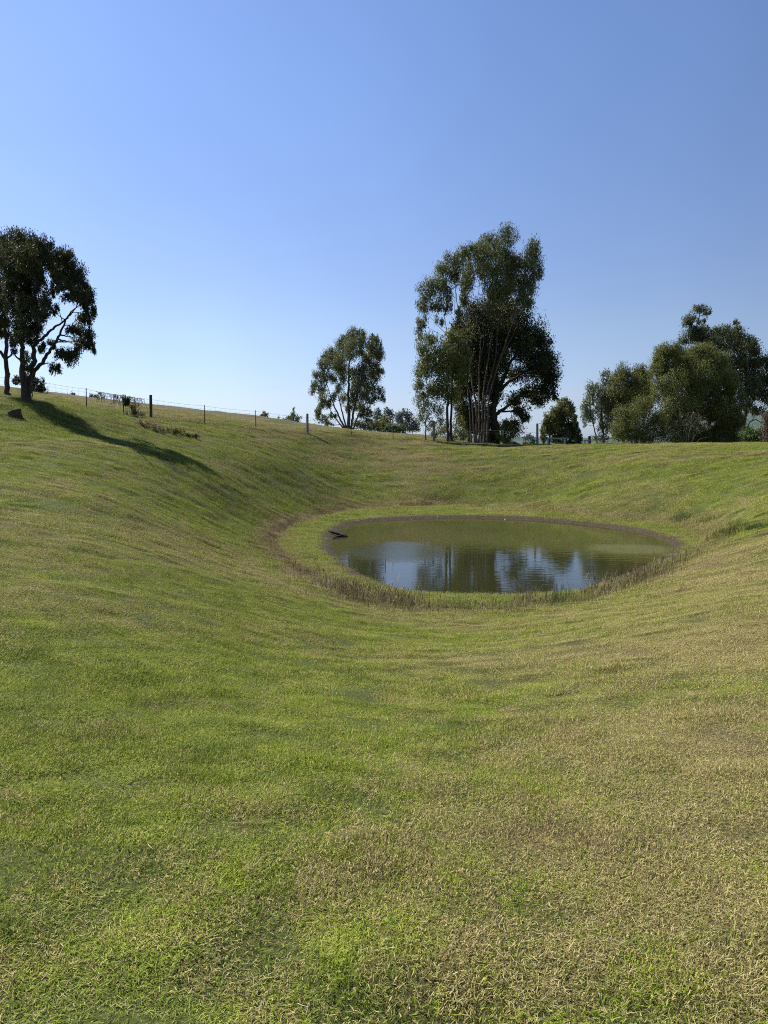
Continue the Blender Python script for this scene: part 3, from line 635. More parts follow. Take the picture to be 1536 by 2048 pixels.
tree('shrub', 'loose green shrub under the dark tree, right of its trunk', 'shrub', 62, zb([(950,1720,60,40),(900,1760,50,50),(1000,1760,60,40),(930,1810,60,40)]), [zb([(930,1860),(940,1760)])], leaf='leaf_olive', bark='bark_dark', L=.17, Wd=.07, cover=1.5, r0=.05, seed=36)
tree('shrub', 'scruffy brown shrub between the post and the tall gum', 'shrub', 59.5, zb([(420,1740,60,40),(560,1700,60,60),(590,1780,50,40),(360,1760,40,30),(520,1780,50,35)]), [zb([(520,1840),(530,1720)])], leaf='leaf_olive', bark='bark_brown', L=.15, Wd=.05, cover=1.0, r0=.05, seed=37)

zr = Z(1040, 780, 7.68)
tree('round_tree', 'domed dark tree standing apart behind the pale timber rail', 'tree', 66,
  zr([(710,130,28,22),(650,200,80,50),(730,230,70,50),(560,290,80,60),(790,330,65,75),(650,330,90,70),(450,400,80,60),(560,430,90,70),(820,450,55,70),(390,500,65,55),(500,530,75,55),(350,600,45,45),
   (620,530,75,55),(840,580,65,75),(740,570,60,60),(430,640,75,55),(900,650,50,55),(330,690,45,55),(930,740,45,50),(830,720,75,55),(380,760,60,50),(700,700,65,55),(500,760,70,50),(900,800,60,40),(800,810,70,40),(620,790,70,40),(700,450,50,50),(600,400,110,110),(720,350,100,110),(500,600,110,90),(650,650,130,100),(800,600,90,100),(560,300,70,60),(680,230,70,60),(420,560,60,60)]),
  [zr([(590,870),(590,720),(600,550),(650,350)]),zr([(600,750,.6),(700,600),(780,400)]),zr([(590,760,.6),(480,600),(440,450)])], leaf='leaf_gum', bark='bark_dark', L=.15, Wd=.07, cover=2.1, r0=.2, seed=41, deep=.9, droop=.3)
tree('shrub', 'low bright green shrub at the foot of the fence post left of the domed tree', 'shrub', 58, zr([(120,830,60,28),(200,820,50,25),(60,850,30,15),(160,845,70,18)]), [zr([(150,880),(150,830)])], leaf='leaf_green', bark='bark_dark', L=.12, Wd=.06, cover=1.8, r0=.03, seed=42)
tree('distant_tree', 'tiny hazy tree on the horizon between the dark tree and the domed tree', 'tree', 160, zr([(140,710,45,25),(100,740,50,30),(180,740,40,30),(210,770,40,20)]), [zr([(140,860),(140,720)])], leaf='leaf_hazed', bark='bark_brown', L=.4, Wd=.2, cover=1.6, r0=.12, seed=43)

zq = Z(1040, 580, 3.097)
tree('gum_tree', 'tall dark gum with a knobbly top, rising behind the broad green tree', 'tree', 82,
  zq([(1110,120,42,24),(1160,135,24,22),(1050,180,40,28),(1035,215,28,22),(1130,200,26,18),(1080,250,55,28),(1140,245,36,24),(1050,300,55,38),(1120,300,55,38),(1010,320,28,18),(1220,270,48,34),(1280,260,46,38),
   (1340,200,22,12),(1355,235,22,16),(1340,300,58,48),(1400,320,55,38),(1440,350,38,38),(1250,340,70,60),(1380,400,78,56),(1460,390,28,30),(1330,460,70,60),(1430,480,65,55),(1500,440,48,36),(1540,500,60,55),
   (1420,560,75,55),(1500,570,56,46),(1420,640,65,45),(1590,430,60,50),(1600,560,60,60),(1410,715,45,35),(1510,650,46,46),(1470,745,50,25),(1300,540,70,60),(1570,660,50,50),(1180,330,50,40)]),
  [zq(s) for s in ([(1330,965,1),(1300,700),(1230,450),(1120,330),(1095,200),(1110,130)],[(1370,965,.7),(1400,700),(1400,450),(1350,240)],[(1390,965,.55),(1400,830),(1460,795),(1530,850)],[(1395,780,.4),(1460,650),(1510,520),(1560,450)])],
  leaf='leaf_deep', bark='bark_dark', L=.19, Wd=.075, cover=1.6, r0=.3, seed=51, deep=.45)
tree('gum_tree', 'pale open-crowned gum at the left end of the right-hand group', 'tree', 74,
  zq([(528,525,28,24),(545,570,33,36),(450,610,38,36),(500,640,55,46),(430,680,38,46),(400,730,28,36),(410,780,38,32),(450,780,46,36),(500,720,46,46),(545,770,46,55),(520,850,36,40),(500,920,46,26),(580,860,36,46),(400,830,12,12),(540,660,40,60)]),
  [zq(s) for s in ([(520,960,1),(510,850),(500,750),(530,600),(535,530)],[(495,960,.6),(460,850),(430,740),(430,660)],[(505,870,.5),(560,760),(560,650)])], leaf='leaf_grey', bark='bark_pale', L=.22, Wd=.075, cover=1.25, r0=.15, seed=52, deep=.8)
tree('rounded_tree', 'rounded olive tree next to the pale open-crowned gum', 'tree', 73, zq([(640,525,55,46),(595,570,46,48),(690,575,56,56),(620,620,75,66),(600,700,75,60),(690,680,80,70),(640,790,80,70),(560,660,40,50)]), [zq([(640,960),(640,750),(640,560)])],
  leaf='leaf_gum', bark='bark_dark', L=.16, Wd=.05, cover=1.9, r0=.18, seed=53, deep=.8)
tree('rounded_tree', 'narrow olive tree wedged between the rounded tree and the broad green one', 'tree', 75, zq([(740,505,42,36),(772,530,36,36),(760,600,56,66),(740,560,40,40),(780,680,60,60)]), [zq([(765,960),(765,750),(750,560)])],
  leaf='leaf_olive', bark='bark_dark', L=.16, Wd=.05, cover=2.0, r0=.14, seed=54, deep=.8)
tree('broad_tree', 'broadest green tree, a billowing mass in the middle of the right-hand group', 'tree', 71,
  zq([(900,380,60,42),(960,370,56,38),(1140,365,66,36),(1060,400,80,46),(860,430,46,46),(930,450,85,66),(1040,470,95,66),(1160,440,85,60),(1240,440,56,56),(850,510,56,56),(950,560,95,76),(1080,570,105,76),
   (1200,550,85,76),(860,620,66,66),(980,680,105,76),(1110,700,95,76),(1220,650,76,76),(1310,555,46,40),(1320,620,56,56),(1260,740,85,66),(1340,700,55,56),(1000,780,85,46),(1150,780,76,40),(1290,820,90,66),(1230,880,66,46),(1320,900,85,50),(1360,810,36,46),(1260,940,86,30),(980,860,70,46),(1070,850,70,50),(1150,880,60,46),(920,800,60,60),(1080,920,90,36),(1170,930,60,30),(980,930,60,30),(1380,930,50,30)]),
  [zq(s) for s in ([(1100,962,1),(1090,800),(1060,600),(1050,420)],[(1120,962,.7),(1180,800),(1230,600),(1250,450)],[(1085,962,.7),(990,800),(930,600),(900,430)])], leaf='leaf_olive', bark='bark_dark', L=.16, Wd=.048, cover=1.8, r0=.26, seed=55, deep=.45, droop=.8, tight=.2, spr=40)
tree('bush', 'dull olive bush spreading low in front of the rounded trees', 'bush', 63, zq([(640,830,66,56),(700,760,80,50),(770,710,70,45),(780,800,85,66),(680,880,95,56),(600,880,46,56),(820,880,85,56),(860,800,56,56),(620,770,40,46),(900,900,56,40),(740,915,105,36)]),
  [zq([(730,965),(720,860),(710,780)]),zq([(740,965),(790,850),(800,760)]),zq([(725,965),(660,880),(640,820)])], leaf='leaf_olive', bark='bark_brown', L=.11, Wd=.045, cover=1.1, r0=.09, seed=56, deep=.7, droop=.2, spr=44, tight=.24, tw=20)
tree('bare_shrub', 'nearly leafless grey shrub with fanned branches under the broad green tree', 'shrub', 62, zq([(960,830,30,26),(1000,790,30,26),(1060,780,36,26),(1110,800,36,30),(940,890,26,20),(1150,840,30,26),(1040,830,36,30),(1090,870,36,30)]),
  [zq(s) for s in ([(1030,962,1),(1030,890),(1010,820),(960,760)],[(1034,962,.7),(1050,870),(1100,790),(1170,770)],[(1026,962,.7),(990,900),(930,860),(890,850)],[(1040,962,.7),(1080,900),(1160,860)],[(1028,962,.6),(1010,850),(1040,780)],[(960,962,.6),(940,930),(900,890)],[(1060,962,.5),(1110,920),(1180,910)],
   [(1045,880,.5),(1060,820),(1070,760)],[(1000,840,.4),(980,800),(990,750)],[(1090,810,.4),(1130,830),(1150,800)])], leaf='leaf_bare', bark='bark_pale', L=.09, Wd=.035, cover=.14, r0=.055, seed=57, tw=12)
tree('shrub', 'dark green shrub at the foot of the arching branch near the right edge', 'shrub', 66, zq([(1450,900,60,36),(1400,925,40,28),(1480,930,50,28),(1500,890,30,30),(1420,880,30,25)]), [zq([(1440,965),(1440,900)])], leaf='leaf_green', bark='bark_dark', L=.14, Wd=.07, cover=2.2, r0=.05, seed=58)
tree('shrub', 'russet leggy shrub at the right edge of the photo', 'shrub', 64, zq([(1520,800,25,40),(1535,860,36,50),(1530,930,40,30),(1570,830,40,60)]), [zq([(1535,965),(1530,880),(1520,800)])], leaf='leaf_brown', bark='bark_brown', L=.14, Wd=.06, cover=1.4, r0=.05, seed=59)

# small growth on the skyline of the paddock
zs = Z(400, 640, 3.84)
SK = 'small trees poking above the paddock crest'
tree('small_tree', 'small round dark tree on the skyline, left of the conical one', 'tree', 98, zs([(500,722,22,16),(478,742,22,18),(508,750,24,18),(490,768,30,14)]), [zs([(495,800),(495,740)])], leaf='leaf_gum', L=.2, Wd=.09, cover=1.5, r0=.1, seed=61, group=SK)
tree('small_tree', 'small conical light-topped tree on the skyline left of the weathered post', 'tree', 95, zs([(720,700,12,18),(715,730,24,18),(690,750,36,18),(740,755,32,20),(660,765,26,16),(700,782,50,14),(755,785,20,14)]), [zs([(715,815),(715,720)])], leaf='leaf_olive', L=.18, Wd=.08, cover=1.3, r0=.1, seed=62, group=SK)
tree('small_tree', 'faint thin sapling on the skyline between the two small trees', 'tree', 96, zs([(602,750,8,12),(598,772,13,14),(610,765,8,10)]), [zs([(602,800),(602,745)])], leaf='leaf_straw', L=.14, Wd=.06, cover=.9, r0=.05, seed=63, group=SK)
SB = 'tiny shrubs on the paddock skyline'
tree('shrub', 'tiny flat shrub on the skyline nearest the forked tree', 'shrub', 70, [(143,789,5,2.5),(148,791,4,2),(139,791,3,1.5)], [[(143,794),(143,790)]], leaf='leaf_dark', L=.1, Wd=.06, cover=1.8, r0=.03, seed=64, group=SB)
tree('shrub', 'longest low shrub on the skyline just right of the first thin picket', 'shrub', 70, [(183,793,5,2.5),(190,793,6,3),(197,796,4,2)], [[(188,799),(188,794)]], leaf='leaf_dark', L=.1, Wd=.06, cover=1.8, r0=.03, seed=65, group=SB)
tree('shrub', 'small shrub on the skyline below the start of the dead creeper', 'shrub', 70, [(206,797,4,2),(210,798,3,2)], [[(208,802),(208,798)]], leaf='leaf_dark', L=.1, Wd=.06, cover=1.8, r0=.03, seed=66, group=SB)

# ------------------------------------------------------------------ fence
def box_arr(c, s, rz=0, taper=1.):
    x, y, z = s; v = np.array([[a * x / 2 * (taper if k else 1), b * y / 2 * (taper if k else 1), (k) * z] for k in (0, 1) for a, b in ((-1, -1), (1, -1), (1, 1), (-1, 1))], float)
    ca, sa = math.cos(rz), math.sin(rz); v[:, :2] = v[:, :2] @ np.array([[ca, sa], [-sa, ca]])
    return v + np.array(c), np.array([[0, 3, 2, 1], [4, 5, 6, 7], [0, 1, 5, 4], [1, 2, 6, 5], [2, 3, 7, 6], [3, 0, 4, 7]])
def round_post(x, y, h, r_, lean=(0, 0)):
    z = Hs(x, y); t = np.array([-.15, 0, .3 * h, .7 * h, h - .03, h - .005, h])
    P = np.stack([x + lean[0] * t, y + lean[1] * t, z + t], 1)
    return tube_arr(P, r_ * np.array([1.05, 1.03, 1, .98, .96, .85, .01]), 10)
FP = [(-70,40,'p'),(68,42.2,'p'),(175,44.5,'p'),(249,45.8,'p'),(303,47,'w'),(410,49,'p'),(512,51,'p'),(615,53,'w'),(702,54.3,'p'),(786,55.4,'p'),(868,56.5,'w'),(940,57.3,'p'),(1006,58.1,'p'),(1075,59,'w')]
FW = [(at(a, 880, d)[0], d, t) for a, d, t in FP]
fence = empty('wire_fence', (FW[4][0], FW[4][1], Hs(FW[4][0], FW[4][1])), 'long farm fence of wire netting on pickets and weathered posts along the bank', 'fence')
rf = np.random.default_rng(5)
for x, y, t in FW:
    if t == 'w':
        h = 1.34 if x < 0 else 1.42 if x < 6 else 1.75
        V, Fq = round_post(x, y, h, .085, rf.normal(0, .012, 2)); mesh('post', V, Fq, M['post_dark' if x < -10 else 'post'], fence, smooth=False)
    else:
        z = Hs(x, y); ln = rf.normal(0, .015, 2)
        q = []
        for a in (0, 2.1, 4.2):                                      # star section: three fins
            V, Fq = box_arr((0, 0, -.2), (.028, .007, 1.33)); V[:, 0] += .014; ca, sa = math.cos(a), math.sin(a)
            V[:, :2] = V[:, :2] @ np.array([[ca, sa], [-sa, ca]]); V[:, 0] += x + ln[0] * V[:, 2]; V[:, 1] += y + ln[1] * V[:, 2]; V[:, 2] += z; q.append((V, Fq))
        mesh('picket', *join_arr(q), M['picket'], fence)
path = np.array([(x, y) for x, y, t in FW]); dcum = np.r_[0, np.cumsum(np.linalg.norm(np.diff(path, axis=0), axis=1))]
def fpt(s): return np.interp(s, dcum, path[:, 0]), np.interp(s, dcum, path[:, 1])
postz = np.array([Hs(x, y) for x, y, _ in FW])
wp = []
HGT = [.1, .24, .38, .54, .72, .9, 1.07]
ss = np.arange(0, dcum[-1], .33); fx, fy = fpt(ss); fz = np.interp(ss, dcum, postz); sag = np.sin(np.pi * ((np.interp(ss, dcum, np.arange(len(dcum)))) % 1))
for h in HGT:
    k_ = fx < (99 if h > .85 else 4.2)
    wp.append(tube_arr(np.stack([fx, fy - .05, fz + h - .04 * sag], 1)[k_], np.full(k_.sum(), .0065 if h > 1 else .004), 3))
for i in range(0, len(ss)):
    if fx[i] > 4.2: continue
    g0 = fz[i] - .04 * sag[i]; dx = rf.normal(0, .012, 3)
    wp.append(tube_arr(np.array([[fx[i] + dx[0], fy[i] - .05, g0 + HGT[0]], [fx[i] + dx[1], fy[i] - .05, g0 + .6], [fx[i] + dx[2], fy[i] - .05, g0 + HGT[-1]]]), [.003] * 3, 3))
mesh('wire_netting', *join_arr(wp), M['wire'], fence)

# dead creeper hanging on the netting
def creeper():
    r = np.random.default_rng(8); q = []; lc = []
    x0, x1 = 195, 292
    for i in range(95):
        px = r.choice([r.uniform(198, 214), r.uniform(222, 250), r.uniform(255, 290), r.uniform(x0, x1)]); s = np.interp(px, [p[0] for p in FP], dcum)
        x, y = fpt(s); z = np.interp(s, dcum, postz); L = r.uniform(.12, .65); top = 1.05 - r.uniform(0, .08)
        P = [np.array([x, y - .06, z + top])]
        for k in range(6): P.append(P[-1] + np.array([r.normal(0, .035), r.normal(0, .02), -L / 6 * r.uniform(.5, 1.4)]))
        q.append(tube_arr(resample(P, 8), np.linspace(.010, .004, 8), 3))
        for p in P[1:]:
            if r.random() < .5: lc += [p + r.normal(0, .025, 3) for _ in range(3)]
    sx = np.linspace(np.interp(x0, [p[0] for p in FP], dcum), np.interp(x1, [p[0] for p in FP], dcum), 60); X, Y = fpt(sx)
    for k in range(3): q.append(tube_arr(np.stack([X, Y - .07, np.interp(sx, dcum, postz) + 1.03 + r.normal(0, .03, 60)], 1), np.full(60, .007), 3))
    x, y = fpt(np.interp(245, [p[0] for p in FP], dcum)); z = Hs(x, y)
    root = empty('dead_creeper', (float(x), float(y) - .06, z), 'dead leafless creeper dangling from the top wire between the thin picket and the post', 'creeper')
    mesh('vine', *join_arr(q), M['bark_dark'], root)
    V, Fq = leaves_arr(np.array(lc), .05, .03, .5, r); mesh('leaves', V, Fq, M['leaf_brown'], root, attrs=dict(tone=np.repeat(r.random(len(lc)), 4)))
creeper()
tree('dark_shrub', 'near-black round-headed shrub on bare legs against the fence under the creeper', 'shrub', 45.6, [(253,801,6,6),(255,806,5,4),(250,804,4,5),(257,799,3,3)], [[(252,829),(252,815),(253,802)],[(254,829,.7),(256,815),(256,803)]], leaf='leaf_dark', bark='bark_dark', L=.09, Wd=.05, cover=2.8, r0=.03, seed=71, spr=20)
tree('twiggy_shrub', 'twiggy brown shrub leaning on the fence left of the tall dark post', 'shrub', 45.9, [(262,815,5,7),(270,818,6,7),(275,826,8,4),(266,826,7,4),(285,829,6,3),(269,804,2,4)], [[(264,831),(264,818),(260,806)],[(267,831),(269,815),(270,793)],[(270,831),(276,820),(282,812)],[(262,831),(258,820),(259,810)]], leaf='leaf_brown', bark='bark_brown', L=.07, Wd=.03, cover=.8, r0=.022, seed=72, tw=10)
LW = 'low scrubby growth on the bank below the fence'
def low(px, py, lobes, lf, label, seed, **k):
    g0 = on_ground(px, py); return tree('low_shrub', label, 'shrub', g0[1], lobes, [[(px, py), (px, py - 5)]], leaf=lf, bark='bark_brown', L=k.get('L', .07), Wd=k.get('Wd', .025), cover=k.get('cover', 1.3), r0=.015, seed=seed, group=k.get('group', LW), droop=.1, deep=.5, spr=22)
low(290, 856, [(278,845,10,5),(292,848,14,6),(305,851,12,6),(316,856,9,4)], 'leaf_straw', 'straw-coloured scrubby shrub nearest the foot of the tall dark fence post', 73)
low(345, 868, [(330,861,12,4),(343,863,12,5),(356,862,10,4)], 'leaf_olive', 'leafy green scrub in the middle of the low growth on the bank', 74)
low(378, 876, [(365,871,12,4),(378,872,12,5),(390,874,7,4)], 'leaf_dark', 'darkest scrub at the downhill end of the low growth on the bank', 75)
low(160, 814, [(148,810,6,2),(157,812,6,2.5)], 'leaf_straw', 'small straw tussock just left of the first thin picket', 76)
# ------------------------------------------------------------------ timber rail, posts and mulch by the big trees
def Zpost(px, D, ytop, r_, name, label, m='post', group='posts by the domed tree'):
    x = at(px, 880, D)[0]; z = Hs(x, D); h = at(px, ytop, D)[2] - z
    V, Fq = round_post(x, D, h, r_); tag(mesh(name, V, Fq, M[m], loc=(x, D, z)), label, 'post', group)
Zpost(1099, 60.5, 862, .06, 'fence_post', 'thin dark post behind the left end of the pale rail', 'picket')
Zpost(1133, 60.7, 862, .05, 'fence_post', 'thin dark post behind the right end of the pale rail', 'picket')
Zpost(1152, 61, 873, .06, 'fence_post', 'short dark post right of the pale rail, in front of the domed tree', 'picket')
Zpost(1179, 60.5, 872, .10, 'fence_post', 'stout dark post right of the domed tree', 'bark_dark')
def rail(px0, px1, D, yr, label):
    x0, x1 = at(px0, 880, D)[0], at(px1, 880, D)[0]; zt = at(px0, yr, D)[2]; root = empty('timber_rail', ((x0 + x1) / 2, D, Hs(x0, D)), label, 'rail')
    for x in (x0, x1):
        z = Hs(x, D); V, Fq = box_arr((x, D, z - .2), (.09, .09, zt - z + .14), 0); mesh('post', V, Fq, M['rail'], root)
    V, Fq = box_arr(((x0 + x1) / 2, D - .065, zt - .05), (x1 - x0 + .22, .035, .11)); mesh('rail', V, Fq, M['rail'], root)
rail(1096, 1129, 59.8, 877, 'low pale timber rail on two posts in front of the domed tree')
rail(1170, 1177, 59.8, 881, 'short pale rail stub beside the stout dark post')
def mound(px, py, D, rx, ry, h, label, m):
    c = at(px, py, D); r = np.random.default_rng(4); n = 26; xs = np.linspace(-1, 1, n); X, Y = np.meshgrid(xs, xs); X, Y = X.ravel(), Y.ravel()
    rr = np.hypot(X, Y); wx, wy = c[0] + X * rx, c[1] + Y * ry; z = H(wx, wy) + h * np.clip(1 - rr ** 2, -.2, 1) * (.75 + fbm(wx, wy, .5, 3, 5) * .9)
    ii = (np.arange(n - 1)[:, None] * n + np.arange(n - 1)[None]).ravel(); Fq = np.stack([ii, ii + 1, ii + n + 1, ii + n], 1)
    return tag(mesh('mulch_mound', np.stack([wx, wy, z], 1), Fq, m, loc=(c[0], c[1], Hs(c[0], c[1]))), label, 'mound')
gm_ = G('mulch'); nn = gm_.noise(7, 5, .7); gm_.bump(nn, .8, .05); mulch = gm_.fin(gm_.cramp(nn, [(.3, (.06,.035,.028)), (.7, (.24,.15,.12))]), .9)
mound(1028, 884, 61, .75, .8, .42, 'reddish brown mulch mound right of the dark tree trunk', mulch)

# stump on the left bank
def stump():
    c = on_ground(28, 834); r = np.random.default_rng(6); n = 14; rings = []
    for k, (t, rr) in enumerate([(-.1, .27), (.02, .26), (.12, .23), (.22, .235), (.27, .22), (.275, .10), (.24, .01)]):
        a = np.arange(n) / n * 2 * np.pi; q = rr * (1 + .16 * np.sin(3 * a + 1) + .10 * np.sin(5 * a + k * .4) + r.normal(0, .035, n))
        rings.append(np.stack([c[0] + q * np.cos(a) * 1.2, c[1] + q * np.sin(a) * .9, c[2] + t + .05 * np.cos(a) * t / .2], 1))
    V = np.concatenate(rings); i = np.arange(len(rings) - 1)[:, None] * n; j = np.arange(n)[None]; j2 = (j + 1) % n
    Fq = np.stack([i + j, i + j2, i + n + j2, i + n + j], -1).reshape(-1, 4)
    tag(mesh('tree_stump', V, Fq, M['bark_dark'], loc=tuple(c)), 'squat dark weathered stump on the grass below the forked tree', 'stump')
stump()
# wet log at the pond's edge and pale stones on the mud
def log():
    c = at_z(676, 1072, WATER_Z); q = []
    q.append(tube_arr(resample([c + [-.42, .42, .17], c + [-.1, .15, .13], c + [.22, -.12, .06], c + [.45, -.3, -.03]], 12), np.array([.02, .06, .075, .08, .08, .085, .085, .08, .08, .075, .06, .02]), 9))
    q.append(tube_arr(resample([c + [.24, -.12, .05], c + [-.02, -.35, .02], c + [-.25, -.55, -.02]], 7), np.linspace(.05, .015, 7), 6))
    root = empty('log', tuple(c), 'black wet forked log lying across the mud at the pond\'s left edge', 'log')
    mesh('trunk', *q[0], M['log'], root, smooth=True); mesh('branch', *q[1], M['log'], root, smooth=True)
log()
pst = G('pale_stone').fin((.32, .30, .26), .9)
for k, (px, py, s, lab) in enumerate([(1011, 1034, .06, 'largest of three pale stones on the mud rim across the pond'), (876, 1031, .035, 'pale stone in the middle of the mud rim across the pond'), (823, 1034, .03, 'leftmost pale stone on the mud rim across the pond')]):
    c = at_z(px, py + 2, WATER_Z + .07); r = np.random.default_rng(k); a = np.arange(8) / 8 * 2 * np.pi; z = Hs(c[0], c[1])
    V, Fq = tube_arr(np.array([[c[0], c[1], z + t * s] for t in (-.5, 0, .5, .95, 1.1)]), s * np.array([.9, 1.1, 1, .6, .05]), 9); V += r.normal(0, s * .07, V.shape)
    tag(mesh('stone', V, Fq, pst, loc=(c[0], c[1], z)), lab, 'stone', 'pale stones on the mud rim')

# ------------------------------------------------------------------ weeds and rushes round the pond
def ribbons(C, Lh, wd, lean, bend, r, seg=5, seed_head=0.):
    n = len(C); az = r.uniform(0, 2 * np.pi, n); d = np.stack([np.cos(az), np.sin(az)], 1); s = np.stack([-d[:, 1], d[:, 0]], 1); P = []
    x, y, z = C[:, 0].copy(), C[:, 1].copy(), C[:, 2] - .02; sh = r.random(n) < seed_head
    for k in range(seg + 1):
        t = k / seg; wf = (1 - .75 * t); wk = wd * wf
        if k >= seg - 1: wk = np.where(sh, wd * 2.6, wk * .6)
        if k == seg: wk = np.where(sh, wd * .8, wd * .1)
        c = np.stack([x, y, z], 1); sw = np.c_[s * wk[:, None], np.zeros(n)]; P += [c - sw, c + sw]
        a = lean + bend * t * t; st = Lh / seg; x = x + d[:, 0] * st * np.sin(a) + r.normal(0, .012, n) * Lh; y = y + d[:, 1] * st * np.sin(a); z = z + st * np.cos(a)
    m = (seg + 1) * 2; V = np.stack(P, 1).reshape(-1, 3); b = np.arange(n)[:, None] * m
    return V, np.concatenate([b + np.array([2 * k, 2 * k + 1, 2 * k + 3, 2 * k + 2]) for k in range(seg)]), m
def clump_points(spots, r):
    X, Y, Hh = [], [], []
    for px, py, rx, ry, n, h in spots:
        g0 = at_z(px, py, RING_Z) if py > 1000 else on_ground(px, py)
        a = r.normal(0, .5, n); b = r.normal(0, .5, n); X.append(g0[0] + a * rx); Y.append(g0[1] + b * ry); Hh.append(np.full(n, h))
    X, Y, Hh = map(np.concatenate, (X, Y, Hh)); ok = sdist(WS, X, Y) > .05; X, Y, Hh = X[ok], Y[ok], Hh[ok]
    return np.stack([X, Y, H(X, Y)], 1), Hh
def weeds(name, label, cat, spots, mat, seed, wd=(.003, .006), lean=.25, bend=.5, sh=0., kind=None, group=None):
    f_ = 1 if kind else .6
    r = np.random.default_rng(seed); C, Hh = clump_points([(a, b, c * f_, d * f_, n, h) for a, b, c, d, n, h in spots], r); q_ = vnoise(C[:, 0] / .35, C[:, 1] / .35, seed) ; ok = r.random(len(C)) < .04 + 2.4 * np.clip(q_ - .35, 0, 1); C, Hh = C[ok], Hh[ok] * (.5 + .75 * q_[ok]); n = len(C)
    V, Fq, m = ribbons(C, Hh * np.clip(r.lognormal(-.25, .4, n), .3, 1.7), r.uniform(*wd, n), np.abs(r.normal(0, lean, n)), r.uniform(-.1, 1, n) * bend * 2, r, seed_head=sh)
    o = mesh(name, V, Fq, M[mat], attrs=dict(tone=np.repeat(r.random(n), m)), loc=tuple(C.mean(0)) if kind is None else None)
    return tag(o, label, cat, group, kind)
arc = [(560,1112,.9,.7,.10),(590,1132,.9,.7,.14),(625,1150,.9,.7,.20),(660,1165,.9,.7,.24),(700,1180,.9,.7,.28),(735,1192,1,.8,.3),(770,1200,1,.8,.34),(805,1206,1,.8,.34),(850,1212,1,.7,.22),(900,1214,1,.7,.22),
       (950,1214,1,.7,.2),(1000,1212,1,.7,.22),(1050,1208,1,.7,.26),(1100,1204,1,.7,.28),(1150,1200,1,.7,.28),(1190,1192,1,.8,.3),(1225,1180,1,.8,.32),(1260,1168,.9,.8,.32),(1295,1155,.9,.8,.32),(1325,1140,.9,.8,.3),(1350,1125,.9,.8,.22),(1385,1112,.9,.9,.2),(1415,1092,.9,.9,.2)]
dens_b = [150,260,380,600,800,900,950,900,260,150,120,140,200,160,200,480,640,640,540,340,130,80,70]
weeds('weeds', 'dead brown weed stalks with dark seed heads along the near side of the pond', 'weeds', [(a, b, c, d, n, h) for (a, b, c, d, h), n in zip(arc, dens_b)], 'leaf_weed', 201, (.002, .0045), .42, .5, .2, 'stuff')
weeds('weeds', 'scattered taller dark weed stalks standing above the fringe on the near shore', 'weeds', [(a, b - 2, c * 1.2, d * 1.2, n, h * 1.35) for (a, b, c, d, h), n in zip(arc, [8,12,25,40,60,70,90,90,40,30,30,30,30,30,40,60,80,80,70,50,20,10,10])], 'leaf_brown', 221, (.002, .004), .25, .4, .5, 'stuff')
dens_g = [40,60,80,150,260,380,420,420,520,620,620,600,560,700,600,420,300,300,380,520,620,560,420]
weeds('rushes', 'green rushes mixed among the dead weeds along the near side of the pond', 'weeds', [(a, b + 5, c, d, n, h * .8) for (a, b, c, d, h), n in zip(arc, dens_g)], 'leaf_olive', 202, (.0025, .005), .3, .5, 0, 'stuff')
dens_s = [500,520,520,420,400,420,420,460,560,560,480,420,460,420,420,420,420,460,600,760,760,760,620]
weeds('straw_grass', 'bleached straw grass matted through the weeds round the pond', 'weeds', [(a, b + 6, c * 1.1, d * 1.3, int(n), h * .75) for (a, b, c, d, h), n in zip(arc, [1.5 * q for q in dens_s])], 'leaf_straw', 203, (.002, .0045), .7, .8, 0, 'stuff')
weeds('weed_clump', 'thickest dark weed clump, where the shore bends at the left of the near bank', 'weed clump', [(775,1208,.9,.7,900,.46)], 'leaf_brown', 204, (.002,.005), .5, .6, .15)
weeds('dead_grass_clump', 'arching bunch of bleached dead grass at the middle of the near shore', 'weed clump', [(1058,1196,.45,.3,260,.5)], 'leaf_weed', 205, (.002,.004), .5, 1.2, .0)
weeds('rush_clump', 'green rush clump with thin stems arching high over the water reflection', 'weed clump', [(1112,1206,.6,.35,340,.42),(1112,1206,.3,.2,14,.85)], 'leaf_green', 206, (.0025,.005), .3, .6, .02)
weeds('seedhead_clump', 'dark upright seed-head stalks, densest stand on the near right shore', 'weed clump', [(1215,1192,.8,.6,260,.36)], 'leaf_weed', 207, (.002,.005), .3, .4, .4)
weeds('seedhead_clump', 'tall seed-head stalks by the water where the right shore turns away', 'weed clump', [(1290,1162,.7,.6,170,.42)], 'leaf_weed', 208, (.002,.005), .25, .3, .45)
weeds('tall_stalk', 'tallest branching weed stalk standing up against the bright water at the left', 'weed', [(771,1192,.05,.05,3,.95),(795,1196,.25,.2,7,.5)], 'leaf_weed', 209, (.003,.006), .06, .2, .9)
weeds('grass_tuft', 'yellow-green grass tuft at the right end of the pond', 'weed clump', [(1345,1128,.6,.5,420,.3)], 'leaf_olive', 210, (.0025,.005), .35, .6, 0)
weeds('grass_tuft', 'pale grass tuft furthest along the right shore, below the largest leafy weeds', 'weed clump', [(1395,1100,.7,.6,420,.26)], 'leaf_straw', 211, (.0025,.005), .35, .6, 0)

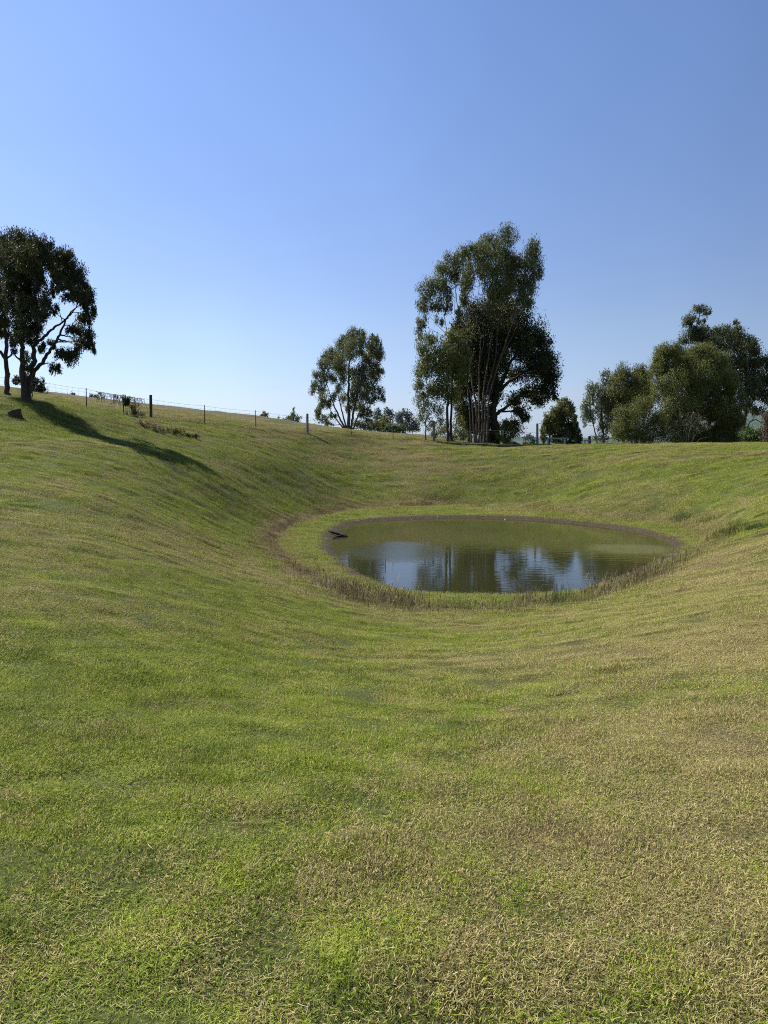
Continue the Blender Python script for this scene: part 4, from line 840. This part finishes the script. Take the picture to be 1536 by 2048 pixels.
RB = 'weedy tufts on the bank right of the pond'
for k, (px, py, n_, rx, h_, mt, lab) in enumerate([
    (1364,1038,520,.9,.30,'leaf_green','dark green weedy tuft highest and leftmost on the bank right of the pond'),(1413,1043,300,.6,.28,'leaf_olive','small weedy tuft between two larger ones on the right bank'),
    (1455,1066,900,1.1,.42,'leaf_olive','largest weedy tuft, where the right bank meets the near slope'),(1512,1056,380,.5,.40,'leaf_green','upright green weedy tuft nearest the right edge of the photo')]):
    g0 = on_ground(px, py); r = np.random.default_rng(300 + k); C = np.stack([g0[0] + r.normal(0, .3, n_) * rx, g0[1] + r.normal(0, .33, n_) * rx], 1); C = np.c_[C, H(C[:, 0], C[:, 1])]
    q_ = vnoise(C[:, 0] / .25, C[:, 1] / .25, k)
    V, Fq, m = ribbons(C, h_ * (.3 + .9 * q_) * r.uniform(.4, 1.2, n_), r.uniform(.004, .009, n_), np.abs(r.normal(0, .5, n_)), r.uniform(0, 1.2, n_), r)
    tag(mesh('weedy_tuft', V, Fq, M[mt], attrs=dict(tone=np.repeat(r.random(n_) * .8, m)), loc=tuple(g0)), lab, 'weeds', RB)

def fence_grass():
    r = np.random.default_rng(55); n = 5200; s_ = r.uniform(0, dcum[-1], n); X, Y = fpt(s_); X = X + r.normal(0, .12, n); Y = Y - .05 + r.normal(0, .16, n)
    q_ = vnoise(s_ / .7, s_ * 0, 12); ok = r.random(n) < q_ * 1.2; X, Y, q_ = X[ok], Y[ok], q_[ok]; n = len(X); C = np.c_[X, Y, H(X, Y)]
    V, Fq, m = ribbons(C, (.08 + .26 * q_) * r.uniform(.5, 1.2, n), r.uniform(.004, .008, n), np.abs(r.normal(0, .4, n)), r.uniform(0, 1, n), r)
    tag(mesh('long_grass', V, Fq, M['leaf_olive'], attrs=dict(tone=np.repeat(r.random(n), m))), 'unmown grass standing along the foot of the wire fence', 'grass', kind='stuff')
fence_grass()

# ------------------------------------------------------------------ far hills
def hills():
    n = 90; az = np.radians(np.linspace(-60, 60, n)); rows = []
    for dist, hh in ((2300, -30), (2500, .35), (2750, 1), (3000, .7), (3300, -40)):
        t = np.degrees(az); base = 18 * np.exp(-((t - 5) / 14) ** 2) + 88 * np.exp(-((t - 25) / 4.6) ** 2) + 55 * np.exp(-((t - 40) / 8) ** 2)
        z = (base + vnoise(t / 1.3, t * 0 + dist / 400, 3) * 12 - 8) * hh if hh > 0 else np.full(n, float(hh))
        rows.append(np.stack([dist * np.sin(az), dist * np.cos(az), z], 1))
    V = np.concatenate(rows); i = (np.arange(4)[:, None] * n + np.arange(n - 1)[None]).ravel()
    g = G('wooded_hill'); nz = g.noise(.02, 6, .7)
    m = g.fin(g.cramp(nz, [(.35, (.035,.055,.045)), (.65, (.08,.11,.09))]), .95, .1)
    tag(mesh('hills', V, np.stack([i, i + 1, i + n + 1, i + n], 1), m, smooth=True), kind='structure')
hills()
